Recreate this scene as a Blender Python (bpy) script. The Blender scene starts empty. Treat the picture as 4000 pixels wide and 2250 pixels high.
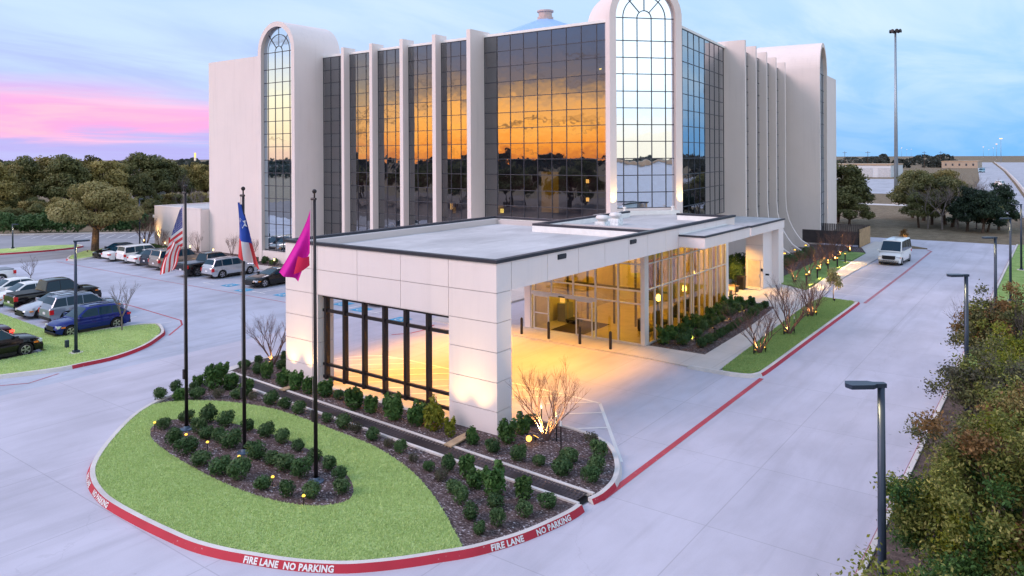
import bpy, math, random
import numpy as np
from mathutils import Vector, Matrix, Euler

# ------------------------------------------------------------------ camera, sky, sun, exposure
sc = bpy.context.scene
R = math.radians
cam_d = bpy.data.cameras.new('camera'); cam = bpy.data.objects.new('camera', cam_d)
sc.collection.objects.link(cam); sc.camera = cam
YAW = R(36.446)
cam.matrix_world = Matrix.Translation((0, 0, 10)) @ Matrix.Rotation(YAW, 4, 'Z') @ Matrix.Rotation(R(90), 4, 'X') @ Matrix.Rotation(R(-0.309), 4, 'Z')
cam_d.sensor_width = 36; cam_d.lens = 36 * 2905 / 4000; cam_d.shift_y = -(1125 - 608) / 4000
cam_d.clip_start = 0.3; cam_d.clip_end = 6000

sc.view_settings.view_transform = 'Standard'; sc.view_settings.look = 'None'
sc.view_settings.exposure = 0.12; sc.view_settings.gamma = 1.0
sc.render.engine = 'CYCLES'
sc.cycles.use_denoising = True
sc.cycles.use_light_tree = True; sc.cycles.use_adaptive_sampling = True; sc.cycles.adaptive_threshold = .025
sc.cycles.max_bounces = 5; sc.cycles.diffuse_bounces = 2; sc.cycles.glossy_bounces = 4
sc.cycles.transparent_max_bounces = 10; sc.cycles.transmission_bounces = 4
sc.cycles.sample_clamp_indirect = 4.0
sc.cycles.caustics_reflective = False; sc.cycles.caustics_refractive = False

SUN_AZ = Vector((-0.62, -0.785, 0)).normalized()     # the sunset is behind the camera, to the left

def nodes_of(idb):
    idb.use_nodes = True; nt = idb.node_tree; nt.nodes.clear(); return nt

class N:
    """tiny node helper"""
    def __init__(s, nt): s.nt = nt
    def n(s, t, **k):
        x = s.nt.nodes.new(t)
        for a, b in k.items(): setattr(x, a, b)
        return x
    def put(s, sock, v):
        if hasattr(v, 'is_linked') or hasattr(v, 'links'): s.nt.links.new(v, sock)
        else: sock.default_value = v
    def m(s, op, a, b=0.0, c=0.0, clamp=False):
        x = s.n('ShaderNodeMath', operation=op, use_clamp=clamp)
        s.put(x.inputs[0], a); s.put(x.inputs[1], b); s.put(x.inputs[2], c); return x.outputs[0]
    def sm(s, v, lo, hi, a=0.0, b=1.0):
        x = s.n('ShaderNodeMapRange', interpolation_type='SMOOTHSTEP')
        s.put(x.inputs[0], v); x.inputs[1].default_value = lo; x.inputs[2].default_value = hi
        x.inputs[3].default_value = a; x.inputs[4].default_value = b; return x.outputs[0]
    def dot(s, a, vec):
        x = s.n('ShaderNodeVectorMath', operation='DOT_PRODUCT'); s.put(x.inputs[0], a); x.inputs[1].default_value = vec; return x.outputs['Value']
    def vm(s, op, a, b):
        x = s.n('ShaderNodeVectorMath', operation=op); s.put(x.inputs[0], a); s.put(x.inputs[1], b); return x.outputs[0]
    def mix(s, f, a, b, bt='MIX'):
        x = s.n('ShaderNodeMix', data_type='RGBA', blend_type=bt)
        s.put(x.inputs[0], f); s.put(x.inputs[6], (*a, 1) if isinstance(a, tuple) else a); s.put(x.inputs[7], (*b, 1) if isinstance(b, tuple) else b)
        return x.outputs[2]
    def noise(s, vec, scale, detail=3, rough=.55, dist=0.0, col=False):
        x = s.n('ShaderNodeTexNoise'); s.put(x.inputs['Vector'], vec)
        x.inputs['Scale'].default_value = scale; x.inputs['Detail'].default_value = detail
        x.inputs['Roughness'].default_value = rough; x.inputs['Distortion'].default_value = dist
        return x.outputs['Color'] if col else x.outputs['Fac']
    def ramp(s, f, stops, interp='LINEAR'):
        x = s.n('ShaderNodeValToRGB'); s.put(x.inputs[0], f); e = x.color_ramp.elements; x.color_ramp.interpolation = interp
        while len(e) < len(stops): e.new(.5)
        for i, (p, c) in enumerate(stops): e[i].position = p; e[i].color = (*c, 1)
        return x.outputs[0]
    def bump(s, h, strength, dist):
        x = s.n('ShaderNodeBump'); s.put(x.inputs['Height'], h); x.inputs['Strength'].default_value = strength; x.inputs['Distance'].default_value = dist
        return x.outputs[0]

SKY = 1.0
def make_world():
    w = bpy.data.worlds.new('World'); sc.world = w
    nt = nodes_of(w); q = N(nt)
    d = q.n('ShaderNodeTexCoord').outputs['Generated']
    sep = q.n('ShaderNodeSeparateXYZ'); nt.links.new(d, sep.inputs[0])
    el = q.m('MULTIPLY', q.m('ARCSINE', sep.outputs[2]), 57.2958)            # elevation in degrees
    across = q.dot(d, (math.cos(YAW), math.sin(YAW), 0))                      # -1 to the west .. +1 to the east
    ew = q.sm(across, -.62, .62)
    # clouds lie on a high plane: dividing by the height gives them perspective
    den = q.m('ADD', q.m('MAXIMUM', sep.outputs[2], 0.0), .10)
    cv = q.n('ShaderNodeCombineXYZ'); nt.links.new(q.m('DIVIDE', sep.outputs[0], den), cv.inputs[0]); nt.links.new(q.m('DIVIDE', sep.outputs[1], den), cv.inputs[1])
    mp = q.n('ShaderNodeMapping'); nt.links.new(cv.outputs[0], mp.inputs[0]); mp.inputs['Rotation'].default_value = (0, 0, R(-20)); mp.inputs['Scale'].default_value = (.9, .34, 1)
    c1 = q.noise(mp.outputs[0], 1.5, 6, .6, .6); c2 = q.noise(mp.outputs[0], .55, 4, .55, .3)
    cloud = q.sm(q.m('ADD', q.m('MULTIPLY', c1, .5), q.m('MULTIPLY', c2, .5)), .40, .62)
    # the clear sky: lavender in the west, azure in the east, paler higher up
    hor = q.mix(ew, (.50, .45, .88), (.18, .50, .95))
    low = q.mix(ew, (.44, .50, .93), (.30, .59, .97))
    top = q.mix(ew, (.46, .67, .98), (.49, .71, .99))
    s1 = q.mix(q.sm(el, 0, 5), hor, low); s2 = q.mix(q.sm(el, 4, 13), s1, top)
    s2 = q.mix(q.sm(el, 25, 70), s2, (.56, .70, 1.16))
    ccol = q.mix(ew, (.57, .74, 1.0), (.65, .82, 1.0))
    s3 = q.mix(q.m('MULTIPLY', cloud, q.sm(el, 1, 8, .25, 1.0)), s2, ccol)
    # a bank of pink cloud low in the west
    pv = q.n('ShaderNodeMapping'); nt.links.new(d, pv.inputs[0]); pv.inputs['Scale'].default_value = (2.6, 2.6, 34); pv.inputs['Rotation'].default_value = (0, R(3), 0)
    pn = q.noise(pv.outputs[0], 1.3, 7, .62, .5)
    west = q.dot(d, (-.985, .17, 0))
    fallw = q.sm(west, .80, .99)
    e2 = q.m('ADD', el, q.m('MULTIPLY', q.m('SUBTRACT', pn, .5), 2.6))
    tilt = q.m('ADD', e2, q.m('MULTIPLY', q.m('SUBTRACT', 1.0, fallw), 3.0))
    band = q.m('MULTIPLY', q.sm(e2, 1.0, 2.0), q.sm(tilt, 5.9, 3.0))
    pink = q.m('MULTIPLY', q.m('MULTIPLY', band, q.sm(west, .74, .93)), q.sm(pn, .20, .58, .35, 1.15))
    s4 = q.mix(q.m('MULTIPLY', pink, 1.0, clamp=True), s3, q.mix(q.sm(pn, .40, .66), (.98, .40, .76), (1.15, .54, .72)))
    # the sunset itself, behind the camera (seen only in the mirror glass)
    sd = q.dot(d, tuple(SUN_AZ))
    glow = q.m('MULTIPLY', q.sm(sd, .30, .93), q.sm(el, 40, 12))
    gv = q.n('ShaderNodeMapping'); nt.links.new(d, gv.inputs[0]); gv.inputs['Scale'].default_value = (3.2, 3.2, 30)
    gn = q.noise(gv.outputs[0], 1.9, 6, .62, .8)
    elw = q.m('ADD', el, q.m('MULTIPLY', q.m('SUBTRACT', gn, .5), 2.4))
    gcol = q.ramp(q.m('DIVIDE', elw, 20.0), [(0, (1.8, .46, .12)), (.04, (3.0, .92, .12)), (.12, (3.6, 1.45, .26)), (.20, (2.4, 1.15, .42)), (.25, (.95, .60, .42)), (.31, (.36, .36, .50)), (.40, (.22, .34, .62)), (.50, (.22, .40, .80)), (.75, (.40, .52, .78)), (1.0, (.60, .72, .96))])
    # away from its core the glow is paler; over the core hangs a dark bank of cloud
    core_ = q.sm(q.dot(d, (-.5, -.866, 0)), .915, .985)
    pale = q.ramp(q.m('DIVIDE', elw, 20.0), [(0, (.85, .55, .42)), (.08, (1.05, .80, .50)), (.2, (1.10, .93, .62)), (.3, (.85, .80, .72)), (.42, (.52, .64, .86)), (1.0, (.55, .70, .98))])
    gcol = q.mix(core_, pale, gcol)
    dark = q.m('MULTIPLY', q.sm(gn, .57, .70), q.sm(el, 12, 6))
    gcol = q.mix(q.m('MULTIPLY', dark, .85), gcol, (.16, .11, .12))
    s5 = q.mix(glow, s4, gcol)
    # the bright veiled sky to the south-east
    se = q.dot(d, (.85, -.52, 0))
    sglow = q.m('MULTIPLY', q.sm(se, .25, .9), q.sm(el, 60, 14))
    scol = q.ramp(q.m('DIVIDE', elw, 20.0), [(0, (1.15, .95, .72)), (.08, (1.2, 1.02, .8)), (.17, (1.05, 1.12, 1.15)), (.3, (1.3, 1.33, 1.33)), (1.0, (1.05, 1.15, 1.25))])
    s6 = q.mix(sglow, s5, scol)
    ns = q.n('ShaderNodeTexSky', sky_type='NISHITA'); ns.sun_disc = False; ns.sun_elevation = R(3); ns.sun_rotation = math.atan2(SUN_AZ.x, SUN_AZ.y)
    ns.air_density = 1.0; ns.dust_density = 1.0
    add = q.n('ShaderNodeMix', data_type='RGBA', blend_type='ADD'); add.inputs[0].default_value = .012
    nt.links.new(s6, add.inputs[6]); nt.links.new(ns.outputs[0], add.inputs[7])
    bg = q.n('ShaderNodeBackground'); nt.links.new(add.outputs[2], bg.inputs[0]); bg.inputs[1].default_value = SKY
    out = q.n('ShaderNodeOutputWorld'); nt.links.new(bg.outputs[0], out.inputs[0])
make_world()
sun_d = bpy.data.lights.new('sun', 'SUN'); sun_d.energy = 2.0; sun_d.angle = R(28); sun_d.color = (1.0, .74, .72)
sun = bpy.data.objects.new('sun', sun_d); sc.collection.objects.link(sun)
sun_dir = Vector((SUN_AZ.x, SUN_AZ.y, math.tan(R(33)))).normalized()
sun.rotation_euler = (-sun_dir).to_track_quat('-Z', 'Y').to_euler()

# ------------------------------------------------------------------ helpers
COL = sc.collection.objects
WORLD0 = {}                       # world origin of each object (rotation-free things)
def setp(o, label=None, cat=None, group=None, kind=None):
    if label: o['label'] = label
    if cat: o['category'] = cat
    if group: o['group'] = group
    if kind: o['kind'] = kind
    return o
def thing(name, label, cat, loc=(0, 0, 0), rz=0.0, group=None):
    o = bpy.data.objects.new(name, None); COL.link(o); o.empty_display_size = .2
    o.location = loc; o.rotation_euler = (0, 0, rz); WORLD0[o] = Vector(loc)
    return setp(o, label, cat, group)
def link(name, me, parent=None, world=False):
    o = bpy.data.objects.new(name, me); COL.link(o)
    if parent is not None:
        o.parent = parent
        if world: o.location = -WORLD0.get(parent, Vector((0, 0, 0)))
    WORLD0[o] = Vector((0, 0, 0))
    return o

class MB:
    def __init__(s): s.v = []; s.f = []; s.mi = []; s.cur = 0
    def face(s, pts):
        b = len(s.v); s.v += [tuple(p) for p in pts]; s.f.append(tuple(range(b, b + len(pts)))); s.mi.append(s.cur); return s
    def box(s, x0, x1, y0, y1, z0, z1):
        b = len(s.v)
        s.v += [(x0, y0, z0), (x1, y0, z0), (x1, y1, z0), (x0, y1, z0), (x0, y0, z1), (x1, y0, z1), (x1, y1, z1), (x0, y1, z1)]
        for q in ((0, 3, 2, 1), (4, 5, 6, 7), (0, 1, 5, 4), (1, 2, 6, 5), (2, 3, 7, 6), (3, 0, 4, 7)):
            s.f.append(tuple(b + i for i in q)); s.mi.append(s.cur)
        return s
    def prism(s, poly, z0, z1, bottom=False):
        n = len(poly)
        ar = sum(poly[i][0] * poly[(i + 1) % n][1] - poly[(i + 1) % n][0] * poly[i][1] for i in range(n))
        if ar < 0: poly = poly[::-1]
        b = len(s.v); s.v += [(p[0], p[1], z0) for p in poly] + [(p[0], p[1], z1) for p in poly]
        s.f.append(tuple(b + n + i for i in range(n))); s.mi.append(s.cur)
        if bottom: s.f.append(tuple(b + i for i in range(n))[::-1]); s.mi.append(s.cur)
        for i in range(n):
            j = (i + 1) % n; s.f.append((b + i, b + j, b + n + j, b + n + i)); s.mi.append(s.cur)
        return s
    def sheet(s, poly, z):
        n = len(poly)
        ar = sum(poly[i][0] * poly[(i + 1) % n][1] - poly[(i + 1) % n][0] * poly[i][1] for i in range(n))
        if ar < 0: poly = poly[::-1]
        return s.face([(p[0], p[1], z) for p in poly])
    def grid(s, P, close_u=False, close_v=False):
        """P[i][j] -> points"""
        b = len(s.v); nu = len(P); nv = len(P[0])
        for row in P: s.v += [tuple(p) for p in row]
        for i in range(nu if close_u else nu - 1):
            for j in range(nv if close_v else nv - 1):
                i2 = (i + 1) % nu; j2 = (j + 1) % nv
                s.f.append((b + i * nv + j, b + i2 * nv + j, b + i2 * nv + j2, b + i * nv + j2)); s.mi.append(s.cur)
        return s
    def tube(s, p0, p1, r0, r1=None, n=8, caps=True):
        p0 = Vector(p0); p1 = Vector(p1); r1 = r0 if r1 is None else r1
        ax = (p1 - p0).normalized(); u = ax.orthogonal().normalized(); w = ax.cross(u)
        b = len(s.v)
        for p, r in ((p0, r0), (p1, r1)):
            for i in range(n):
                a = 2 * math.pi * i / n; s.v.append(tuple(p + u * (r * math.cos(a)) + w * (r * math.sin(a))))
        for i in range(n):
            j = (i + 1) % n; s.f.append((b + i, b + j, b + n + j, b + n + i)); s.mi.append(s.cur)
        if caps:
            s.f.append(tuple(b + i for i in range(n))[::-1]); s.f.append(tuple(b + n + i for i in range(n))); s.mi += [s.cur] * 2
        return s
    def lathe(s, prof, n=16, c=(0, 0, 0), axis='z'):
        P = []
        for i in range(n):
            a = 2 * math.pi * i / n; ca, sa = math.cos(a), math.sin(a)
            if axis == 'z': P.append([(c[0] + r * ca, c[1] + r * sa, c[2] + z) for r, z in prof])
            else: P.append([(c[0] + r * ca, c[1] + z, c[2] + r * sa) for r, z in prof])
        return s.grid(P, close_u=True)
    def mesh(s, name, mat, smooth=False):
        me = bpy.data.meshes.new(name); me.from_pydata(s.v, [], s.f)
        for m in (mat if isinstance(mat, (list, tuple)) else [mat]): me.materials.append(m)
        if any(s.mi): me.polygons.foreach_set('material_index', s.mi)
        if smooth: me.polygons.foreach_set('use_smooth', [True] * len(me.polygons))
        me.update(); return me
    def build(s, name, mat, parent=None, world=True, smooth=False, **props):
        o = link(name, s.mesh(name, mat, smooth), parent, world); setp(o, **props); return o

ORD = ['', 'first', 'second', 'third', 'fourth', 'fifth', 'sixth', 'seventh', 'eighth', 'ninth', 'tenth', 'eleventh', 'twelfth', 'thirteenth', 'fourteenth', 'fifteenth', 'sixteenth', 'seventeenth', 'eighteenth', 'nineteenth', 'twentieth']
def offset(poly, d, closed=False):
    """offset an open polyline to its left by d"""
    out = []; n = len(poly)
    for i in range(n):
        a = Vector(poly[(i - 1) % n] if (closed or i > 0) else poly[0]); b = Vector(poly[i]); c = Vector(poly[(i + 1) % n] if (closed or i < n - 1) else poly[-1])
        t1 = (b - a); t2 = (c - b)
        t1 = t1.normalized() if t1.length > 1e-6 else t2.normalized(); t2 = t2.normalized() if t2.length > 1e-6 else t1
        t = (t1 + t2).normalized(); nn = Vector((-t.y, t.x)); k = max(.5, nn.dot(Vector((-t1.y, t1.x))))
        p = b + nn * (d / k); out.append((p.x, p.y))
    return out
def smoothline(pts, k=4, closed=False):
    """Catmull-Rom through the points"""
    P = [Vector(p) for p in pts]; n = len(P); out = []
    for i in range(n if closed else n - 1):
        p0 = P[(i - 1) % n] if (closed or i > 0) else P[0]; p1 = P[i]; p2 = P[(i + 1) % n]; p3 = P[(i + 2) % n] if (closed or i < n - 2) else P[-1]
        for j in range(k):
            t = j / k
            q = .5 * ((2 * p1) + (p2 - p0) * t + (2 * p0 - 5 * p1 + 4 * p2 - p3) * t * t + (3 * p1 - p0 - 3 * p2 + p3) * t ** 3)
            out.append(tuple(q))
    if not closed: out.append(tuple(P[-1]))
    return out

# ------------------------------------------------------------------ materials
MATS = {}
def pbsdf(name):
    m = bpy.data.materials.new(name); nt = nodes_of(m); q = N(nt)
    b = q.n('ShaderNodeBsdfPrincipled'); o = q.n('ShaderNodeOutputMaterial'); nt.links.new(b.outputs[0], o.inputs[0]); MATS[name] = m
    return m, nt, q, b
def mat(name, col, rough=.6, metal=0.0, var=.12, vscale=2.0, bump=0.0, bscale=30.0, coat=0.0, spec=.4, emit=None, estr=0.0, fine=0.0):
    if name in MATS: return MATS[name]
    m, nt, q, b = pbsdf(name)
    pos = q.n('ShaderNodeNewGeometry').outputs['Position']
    c = (*col, 1)
    if var > 0:
        f = q.noise(pos, vscale, 5, .6)
        dk = tuple(x * (1 - var) for x in col); lt = tuple(min(1, x * (1 + var)) for x in col)
        cc = q.mix(q.sm(f, .3, .7), dk, lt)
        if fine > 0:
            f2 = q.noise(pos, bscale, 3, .7); cc = q.mix(q.sm(f2, .35, .65, 0, fine), cc, tuple(x * .55 for x in col))
        nt.links.new(cc, b.inputs['Base Color'])
    else: b.inputs['Base Color'].default_value = c
    b.inputs['Roughness'].default_value = rough; b.inputs['Metallic'].default_value = metal
    b.inputs['Coat Weight'].default_value = coat; b.inputs['Coat Roughness'].default_value = .05
    b.inputs['Specular IOR Level'].default_value = spec
    if bump > 0: nt.links.new(q.bump(q.noise(pos, bscale, 4, .65), bump, .02), b.inputs['Normal'])
    if emit: b.inputs['Emission Color'].default_value = (*emit, 1); b.inputs['Emission Strength'].default_value = estr
    return m

def m_stucco(name, col, streak=.12):
    m, nt, q, b = pbsdf(name)
    pos = q.n('ShaderNodeNewGeometry').outputs['Position']
    ms = q.n('ShaderNodeMapping'); nt.links.new(pos, ms.inputs[0]); ms.inputs['Scale'].default_value = (1.6, 1.6, .09)
    f = q.noise(ms.outputs[0], 1.6, 6, .65); g = q.noise(pos, .4, 4, .6); h = q.noise(pos, 45, 3, .7)
    c = q.mix(q.sm(g, .3, .7), tuple(x * .965 for x in col), col); c = q.mix(q.sm(f, .50, .75, 0, streak), c, tuple(x * .62 for x in col))
    c = q.mix(q.sm(h, .4, .7, 0, .08), c, tuple(x * .7 for x in col))
    nt.links.new(c, b.inputs['Base Color']); b.inputs['Roughness'].default_value = .88; b.inputs['Specular IOR Level'].default_value = .15
    nt.links.new(q.bump(h, .14, .02), b.inputs['Normal']); return m
def m_concrete(name, col, joint=None, origin=(0, 0), stain=.25, rough=.75):
    m, nt, q, b = pbsdf(name)
    pos = q.n('ShaderNodeNewGeometry').outputs['Position']
    mp = q.n('ShaderNodeMapping'); nt.links.new(pos, mp.inputs[0]); mp.inputs['Scale'].default_value = (.9, .28, 1)
    big = q.noise(pos, .16, 4, .6); mid = q.noise(mp.outputs[0], .8, 5, .65, .6); fin = q.noise(pos, 22, 3, .7)
    f = q.m('ADD', q.m('MULTIPLY', big, .5), q.m('ADD', q.m('MULTIPLY', mid, .38), q.m('MULTIPLY', fin, .12)))
    c = q.mix(q.sm(f, .32, .66), tuple(x * (1 - stain) for x in col), tuple(min(1, x * (1 + stain * .35)) for x in col))
    # dark spots and drips
    sp = q.noise(pos, 1.1, 6, .75); c = q.mix(q.sm(sp, .66, .80, 0, .25), c, tuple(x * .5 for x in col))
    # cracks
    vo = q.n('ShaderNodeTexVoronoi', feature='DISTANCE_TO_EDGE'); wv = q.vm('ADD', pos, q.noise(pos, .7, 4, .6, col=True)); nt.links.new(wv, vo.inputs['Vector']); vo.inputs['Scale'].default_value = .16
    c = q.mix(q.sm(vo.outputs['Distance'], .003, .001, 0, .14), c, tuple(x * .42 for x in col))
    h = fin
    if joint:
        sep = q.n('ShaderNodeSeparateXYZ'); nt.links.new(pos, sep.inputs[0]); js = []
        for i in (0, 1):
            w = q.m('PINGPONG', q.m('SUBTRACT', sep.outputs[i], origin[i]), joint / 2)
            js.append(q.sm(w, .022, .008))
        # every slab was cast on its own day
        sl = q.n('ShaderNodeCombineXYZ')
        for i in (0, 1): nt.links.new(q.m('FLOOR', q.m('DIVIDE', q.m('SUBTRACT', sep.outputs[i], origin[i]), joint)), sl.inputs[i])
        wn = q.n('ShaderNodeTexWhiteNoise', noise_dimensions='2D'); nt.links.new(sl.outputs[0], wn.inputs['Vector'])
        c = q.mix(q.m('MULTIPLY', wn.outputs['Value'], .20), c, tuple(x * .70 for x in col))
        # tyre-darkened lanes and drips of oil
        ms = q.n('ShaderNodeMapping'); nt.links.new(pos, ms.inputs[0]); ms.inputs['Scale'].default_value = (1.4, .07, 1)
        c = q.mix(q.sm(q.noise(ms.outputs[0], 1.0, 4, .6, .3), .50, .72, 0, .30), c, tuple(x * .62 for x in col))
        c = q.mix(q.sm(q.noise(pos, 2.3, 3, .5), .72, .80, 0, .5), c, tuple(x * .45 for x in col))
        j = q.m('MAXIMUM', js[0], js[1])
        c = q.mix(q.m('MULTIPLY', j, .34), c, tuple(x * .35 for x in col))
    nt.links.new(c, b.inputs['Base Color']); b.inputs['Roughness'].default_value = rough; b.inputs['Specular IOR Level'].default_value = .3
    nt.links.new(q.bump(h, .25, .01), b.inputs['Normal'])
    return m

def m_grass(name, c0, c1, c2):
    m, nt, q, b = pbsdf(name)
    pos = q.n('ShaderNodeNewGeometry').outputs['Position']
    big = q.noise(pos, .9, 4, .6); fin = q.noise(pos, 9, 4, .7); vf = q.noise(pos, 45, 2, .7)
    c = q.mix(q.sm(q.m('ADD', q.m('MULTIPLY', big, .6), q.m('MULTIPLY', fin, .4)), .40, .60), c0, c1)
    c = q.mix(q.sm(vf, .42, .68, 0, .55), c, c2)
    nt.links.new(c, b.inputs['Base Color']); b.inputs['Roughness'].default_value = .9; b.inputs['Specular IOR Level'].default_value = .1
    nt.links.new(q.bump(vf, .9, .04), b.inputs['Normal'])
    return m
def m_mulch(name):
    m, nt, q, b = pbsdf(name)
    pos = q.n('ShaderNodeNewGeometry').outputs['Position']
    vo = q.n('ShaderNodeTexVoronoi'); mp = q.n('ShaderNodeMapping'); nt.links.new(pos, mp.inputs[0]); mp.inputs['Scale'].default_value = (1, 1.8, 1); mp.inputs['Rotation'].default_value = (0, 0, .6)
    nt.links.new(mp.outputs[0], vo.inputs['Vector']); vo.inputs['Scale'].default_value = 17
    sepc = q.n('ShaderNodeSeparateColor'); nt.links.new(vo.outputs['Color'], sepc.inputs[0])
    c = q.ramp(sepc.outputs[0], [(0, (.040, .030, .032)), (.45, (.10, .075, .078)), (.8, (.18, .14, .145)), (.92, (.26, .22, .23)), (1, (.60, .57, .60))])
    big = q.noise(pos, .8, 3, .6); c = q.mix(q.sm(big, .35, .65, 0, .45), c, (.12, .078, .068))
    nt.links.new(c, b.inputs['Base Color']); b.inputs['Roughness'].default_value = .95; b.inputs['Specular IOR Level'].default_value = .15
    nt.links.new(q.bump(sepc.outputs[1], 1.0, .05), b.inputs['Normal'])
    return m
def m_leaf(name, c0, c1, c2, trans=.25):
    """leaves: each leaf has its own tone (attribute 'tone'), each plant a slight shift"""
    m, nt, q, b = pbsdf(name)
    at = q.n('ShaderNodeAttribute'); at.attribute_name = 'tone'
    c = q.ramp(at.outputs['Fac'], [(0, c0), (.5, c1), (1, c2)])
    oi = q.n('ShaderNodeObjectInfo'); c = q.mix(q.m('MULTIPLY', oi.outputs['Random'], .35), c, c1)
    hs = q.n('ShaderNodeHueSaturation'); nt.links.new(c, hs.inputs['Color']); nt.links.new(q.m('ADD', q.m('MULTIPLY', oi.outputs['Random'], .35), .85), hs.inputs['Value'])
    nt.links.new(hs.outputs[0], b.inputs['Base Color']); b.inputs['Roughness'].default_value = .6; b.inputs['Specular IOR Level'].default_value = .25
    tr = q.n('ShaderNodeBsdfTranslucent'); nt.links.new(hs.outputs[0], tr.inputs[0])
    mx = q.n('ShaderNodeMixShader'); mx.inputs[0].default_value = trans; nt.links.new(b.outputs[0], mx.inputs[1]); nt.links.new(tr.outputs[0], mx.inputs[2])
    o = [x for x in nt.nodes if x.type == 'OUTPUT_MATERIAL'][0]; nt.links.new(mx.outputs[0], o.inputs[0])
    return m
def m_mirror(name, refl, tint, fac, wav=.02, wscale=.9, rough=.015):
    """coated curtain-wall glass: part mirror, part see-through, slightly rippled"""
    m = bpy.data.materials.new(name); nt = nodes_of(m); q = N(nt); MATS[name] = m
    pos = q.n('ShaderNodeNewGeometry').outputs['Position']
    nb = q.bump(q.noise(pos, wscale, 2, .5), wav, .5)
    g = q.n('ShaderNodeBsdfGlossy'); g.inputs['Color'].default_value = (*refl, 1); g.inputs['Roughness'].default_value = rough; nt.links.new(nb, g.inputs['Normal'])
    t = q.n('ShaderNodeBsdfTransparent'); t.inputs[0].default_value = (*tint, 1)
    lw = q.n('ShaderNodeLayerWeight'); lw.inputs[0].default_value = .5
    fc = q.m('ADD', q.m('MULTIPLY', q.m('POWER', lw.outputs['Facing'], 3.0), 1 - fac), fac)      # more mirror at a flat angle
    mx = q.n('ShaderNodeMixShader'); nt.links.new(fc, mx.inputs[0]); nt.links.new(t.outputs[0], mx.inputs[1]); nt.links.new(g.outputs[0], mx.inputs[2])
    o = q.n('ShaderNodeOutputMaterial'); nt.links.new(mx.outputs[0], o.inputs[0])
    return m
def m_glass(name, tint, refl=.9):
    """clear window glass: fresnel mirror over see-through"""
    m = bpy.data.materials.new(name); nt = nodes_of(m); q = N(nt); MATS[name] = m
    g = q.n('ShaderNodeBsdfGlossy'); g.inputs['Color'].default_value = (refl, refl, refl, 1); g.inputs['Roughness'].default_value = .01
    t = q.n('ShaderNodeBsdfTransparent'); t.inputs[0].default_value = (*tint, 1)
    fr = q.n('ShaderNodeFresnel'); fr.inputs[0].default_value = 1.6
    mx = q.n('ShaderNodeMixShader'); nt.links.new(q.m('ADD', fr.outputs[0], .10), mx.inputs[0]); nt.links.new(t.outputs[0], mx.inputs[1]); nt.links.new(g.outputs[0], mx.inputs[2])
    o = q.n('ShaderNodeOutputMaterial'); nt.links.new(mx.outputs[0], o.inputs[0])
    return m
def m_emit(name, col, s):
    m = bpy.data.materials.new(name); nt = nodes_of(m); q = N(nt); MATS[name] = m
    e = q.n('ShaderNodeEmission'); e.inputs[0].default_value = (*col, 1); e.inputs[1].default_value = s
    o = q.n('ShaderNodeOutputMaterial'); nt.links.new(e.outputs[0], o.inputs[0]); return m

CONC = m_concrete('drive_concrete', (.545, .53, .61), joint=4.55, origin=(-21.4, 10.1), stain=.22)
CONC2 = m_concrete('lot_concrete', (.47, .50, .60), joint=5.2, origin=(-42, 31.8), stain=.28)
WALK = m_concrete('walk_concrete', (.64, .60, .58), joint=1.5, origin=(-16.1, 33.3), stain=.15)
KERB = m_concrete('kerb_concrete', (.66, .62, .60), stain=.3)
ASPH = m_concrete('old_asphalt', (.30, .30, .33), stain=.3)
ROADM = m_concrete('road_concrete', (.42, .43, .48), stain=.25)
GRASS = m_grass('lawn', (.36, .49, .17), (.50, .64, .26), (.27, .40, .12))
GRASS2 = m_grass('verge', (.22, .35, .10), (.34, .48, .17), (.13, .23, .055))
DRY = m_grass('dry_field', (.17, .13, .09), (.27, .21, .145), (.12, .11, .06))
MULCH = m_mulch('mulch')
def m_paint(name, col, wear=.5, base=(.52, .5, .5), scale=6.0):
    m, nt, q, b = pbsdf(name)
    pos = q.n('ShaderNodeNewGeometry').outputs['Position']
    f = q.noise(pos, scale, 6, .7); g = q.noise(pos, .5, 3, .6)
    c = q.mix(q.sm(g, .3, .7), tuple(x * .82 for x in col), col)
    c = q.mix(q.sm(f, .60 - .2 * wear + .1, .72, 0, .9), c, base)
    nt.links.new(c, b.inputs['Base Color']); b.inputs['Roughness'].default_value = .6; b.inputs['Specular IOR Level'].default_value = .3
    return m
RED = m_paint('red_kerb_paint', (.50, .030, .055), .25)
REDL = m_paint('red_line_paint', (.48, .06, .085), .45)
REDF = m_paint('faded_red_paint', (.46, .16, .20), .9)
WHT = m_paint('white_paint', (.82, .82, .82), .4)
BLU = m_paint('blue_paint', (.05, .36, .62), .6)
STUC = m_stucco('stucco_panel', (.83, .75, .75), .13)
STUC2 = m_stucco('hotel_stucco', (.82, .735, .72), .16)
DARKJ = mat('joint_shadow_gap', (.56, .50, .49), .9, var=0)
COPE = mat('dark_metal_coping', (.045, .048, .065), .45, .4, var=.1)
ROOFW = m_concrete('white_roof_membrane', (.62, .61, .62), joint=2.4, origin=(-28, 21), stain=.38, rough=.6)
UPW = mat('white_upstand', (.82, .81, .80), .6, var=.05)
BRONZE = mat('dark_bronze', (.030, .024, .026), .4, .5, var=.1, spec=.5)
BLACKM = mat('black_metal', (.012, .012, .015), .45, .3, var=0)
ALU = mat('white_aluminium', (.72, .68, .66), .4, .2, var=.04)
MULL = mat('blue_grey_mullion', (.05, .055, .075), .45, .3, var=0)
WINGG = m_mirror('wing_glass', (.90, .95, 1.0), (.30, .28, .32), .26, .012, .8)
TOWG = m_mirror('tower_glass', (.80, .95, 1.10), (.3, .34, .4), .94, .008, .8)
LOBG = m_glass('lobby_glass', (.84, .72, .34), .95)
CARG = mat('car_glass', (.004, .030, .055), .04, 0, var=0, spec=.35)
WARM = (1.0, .56, .16)
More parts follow.
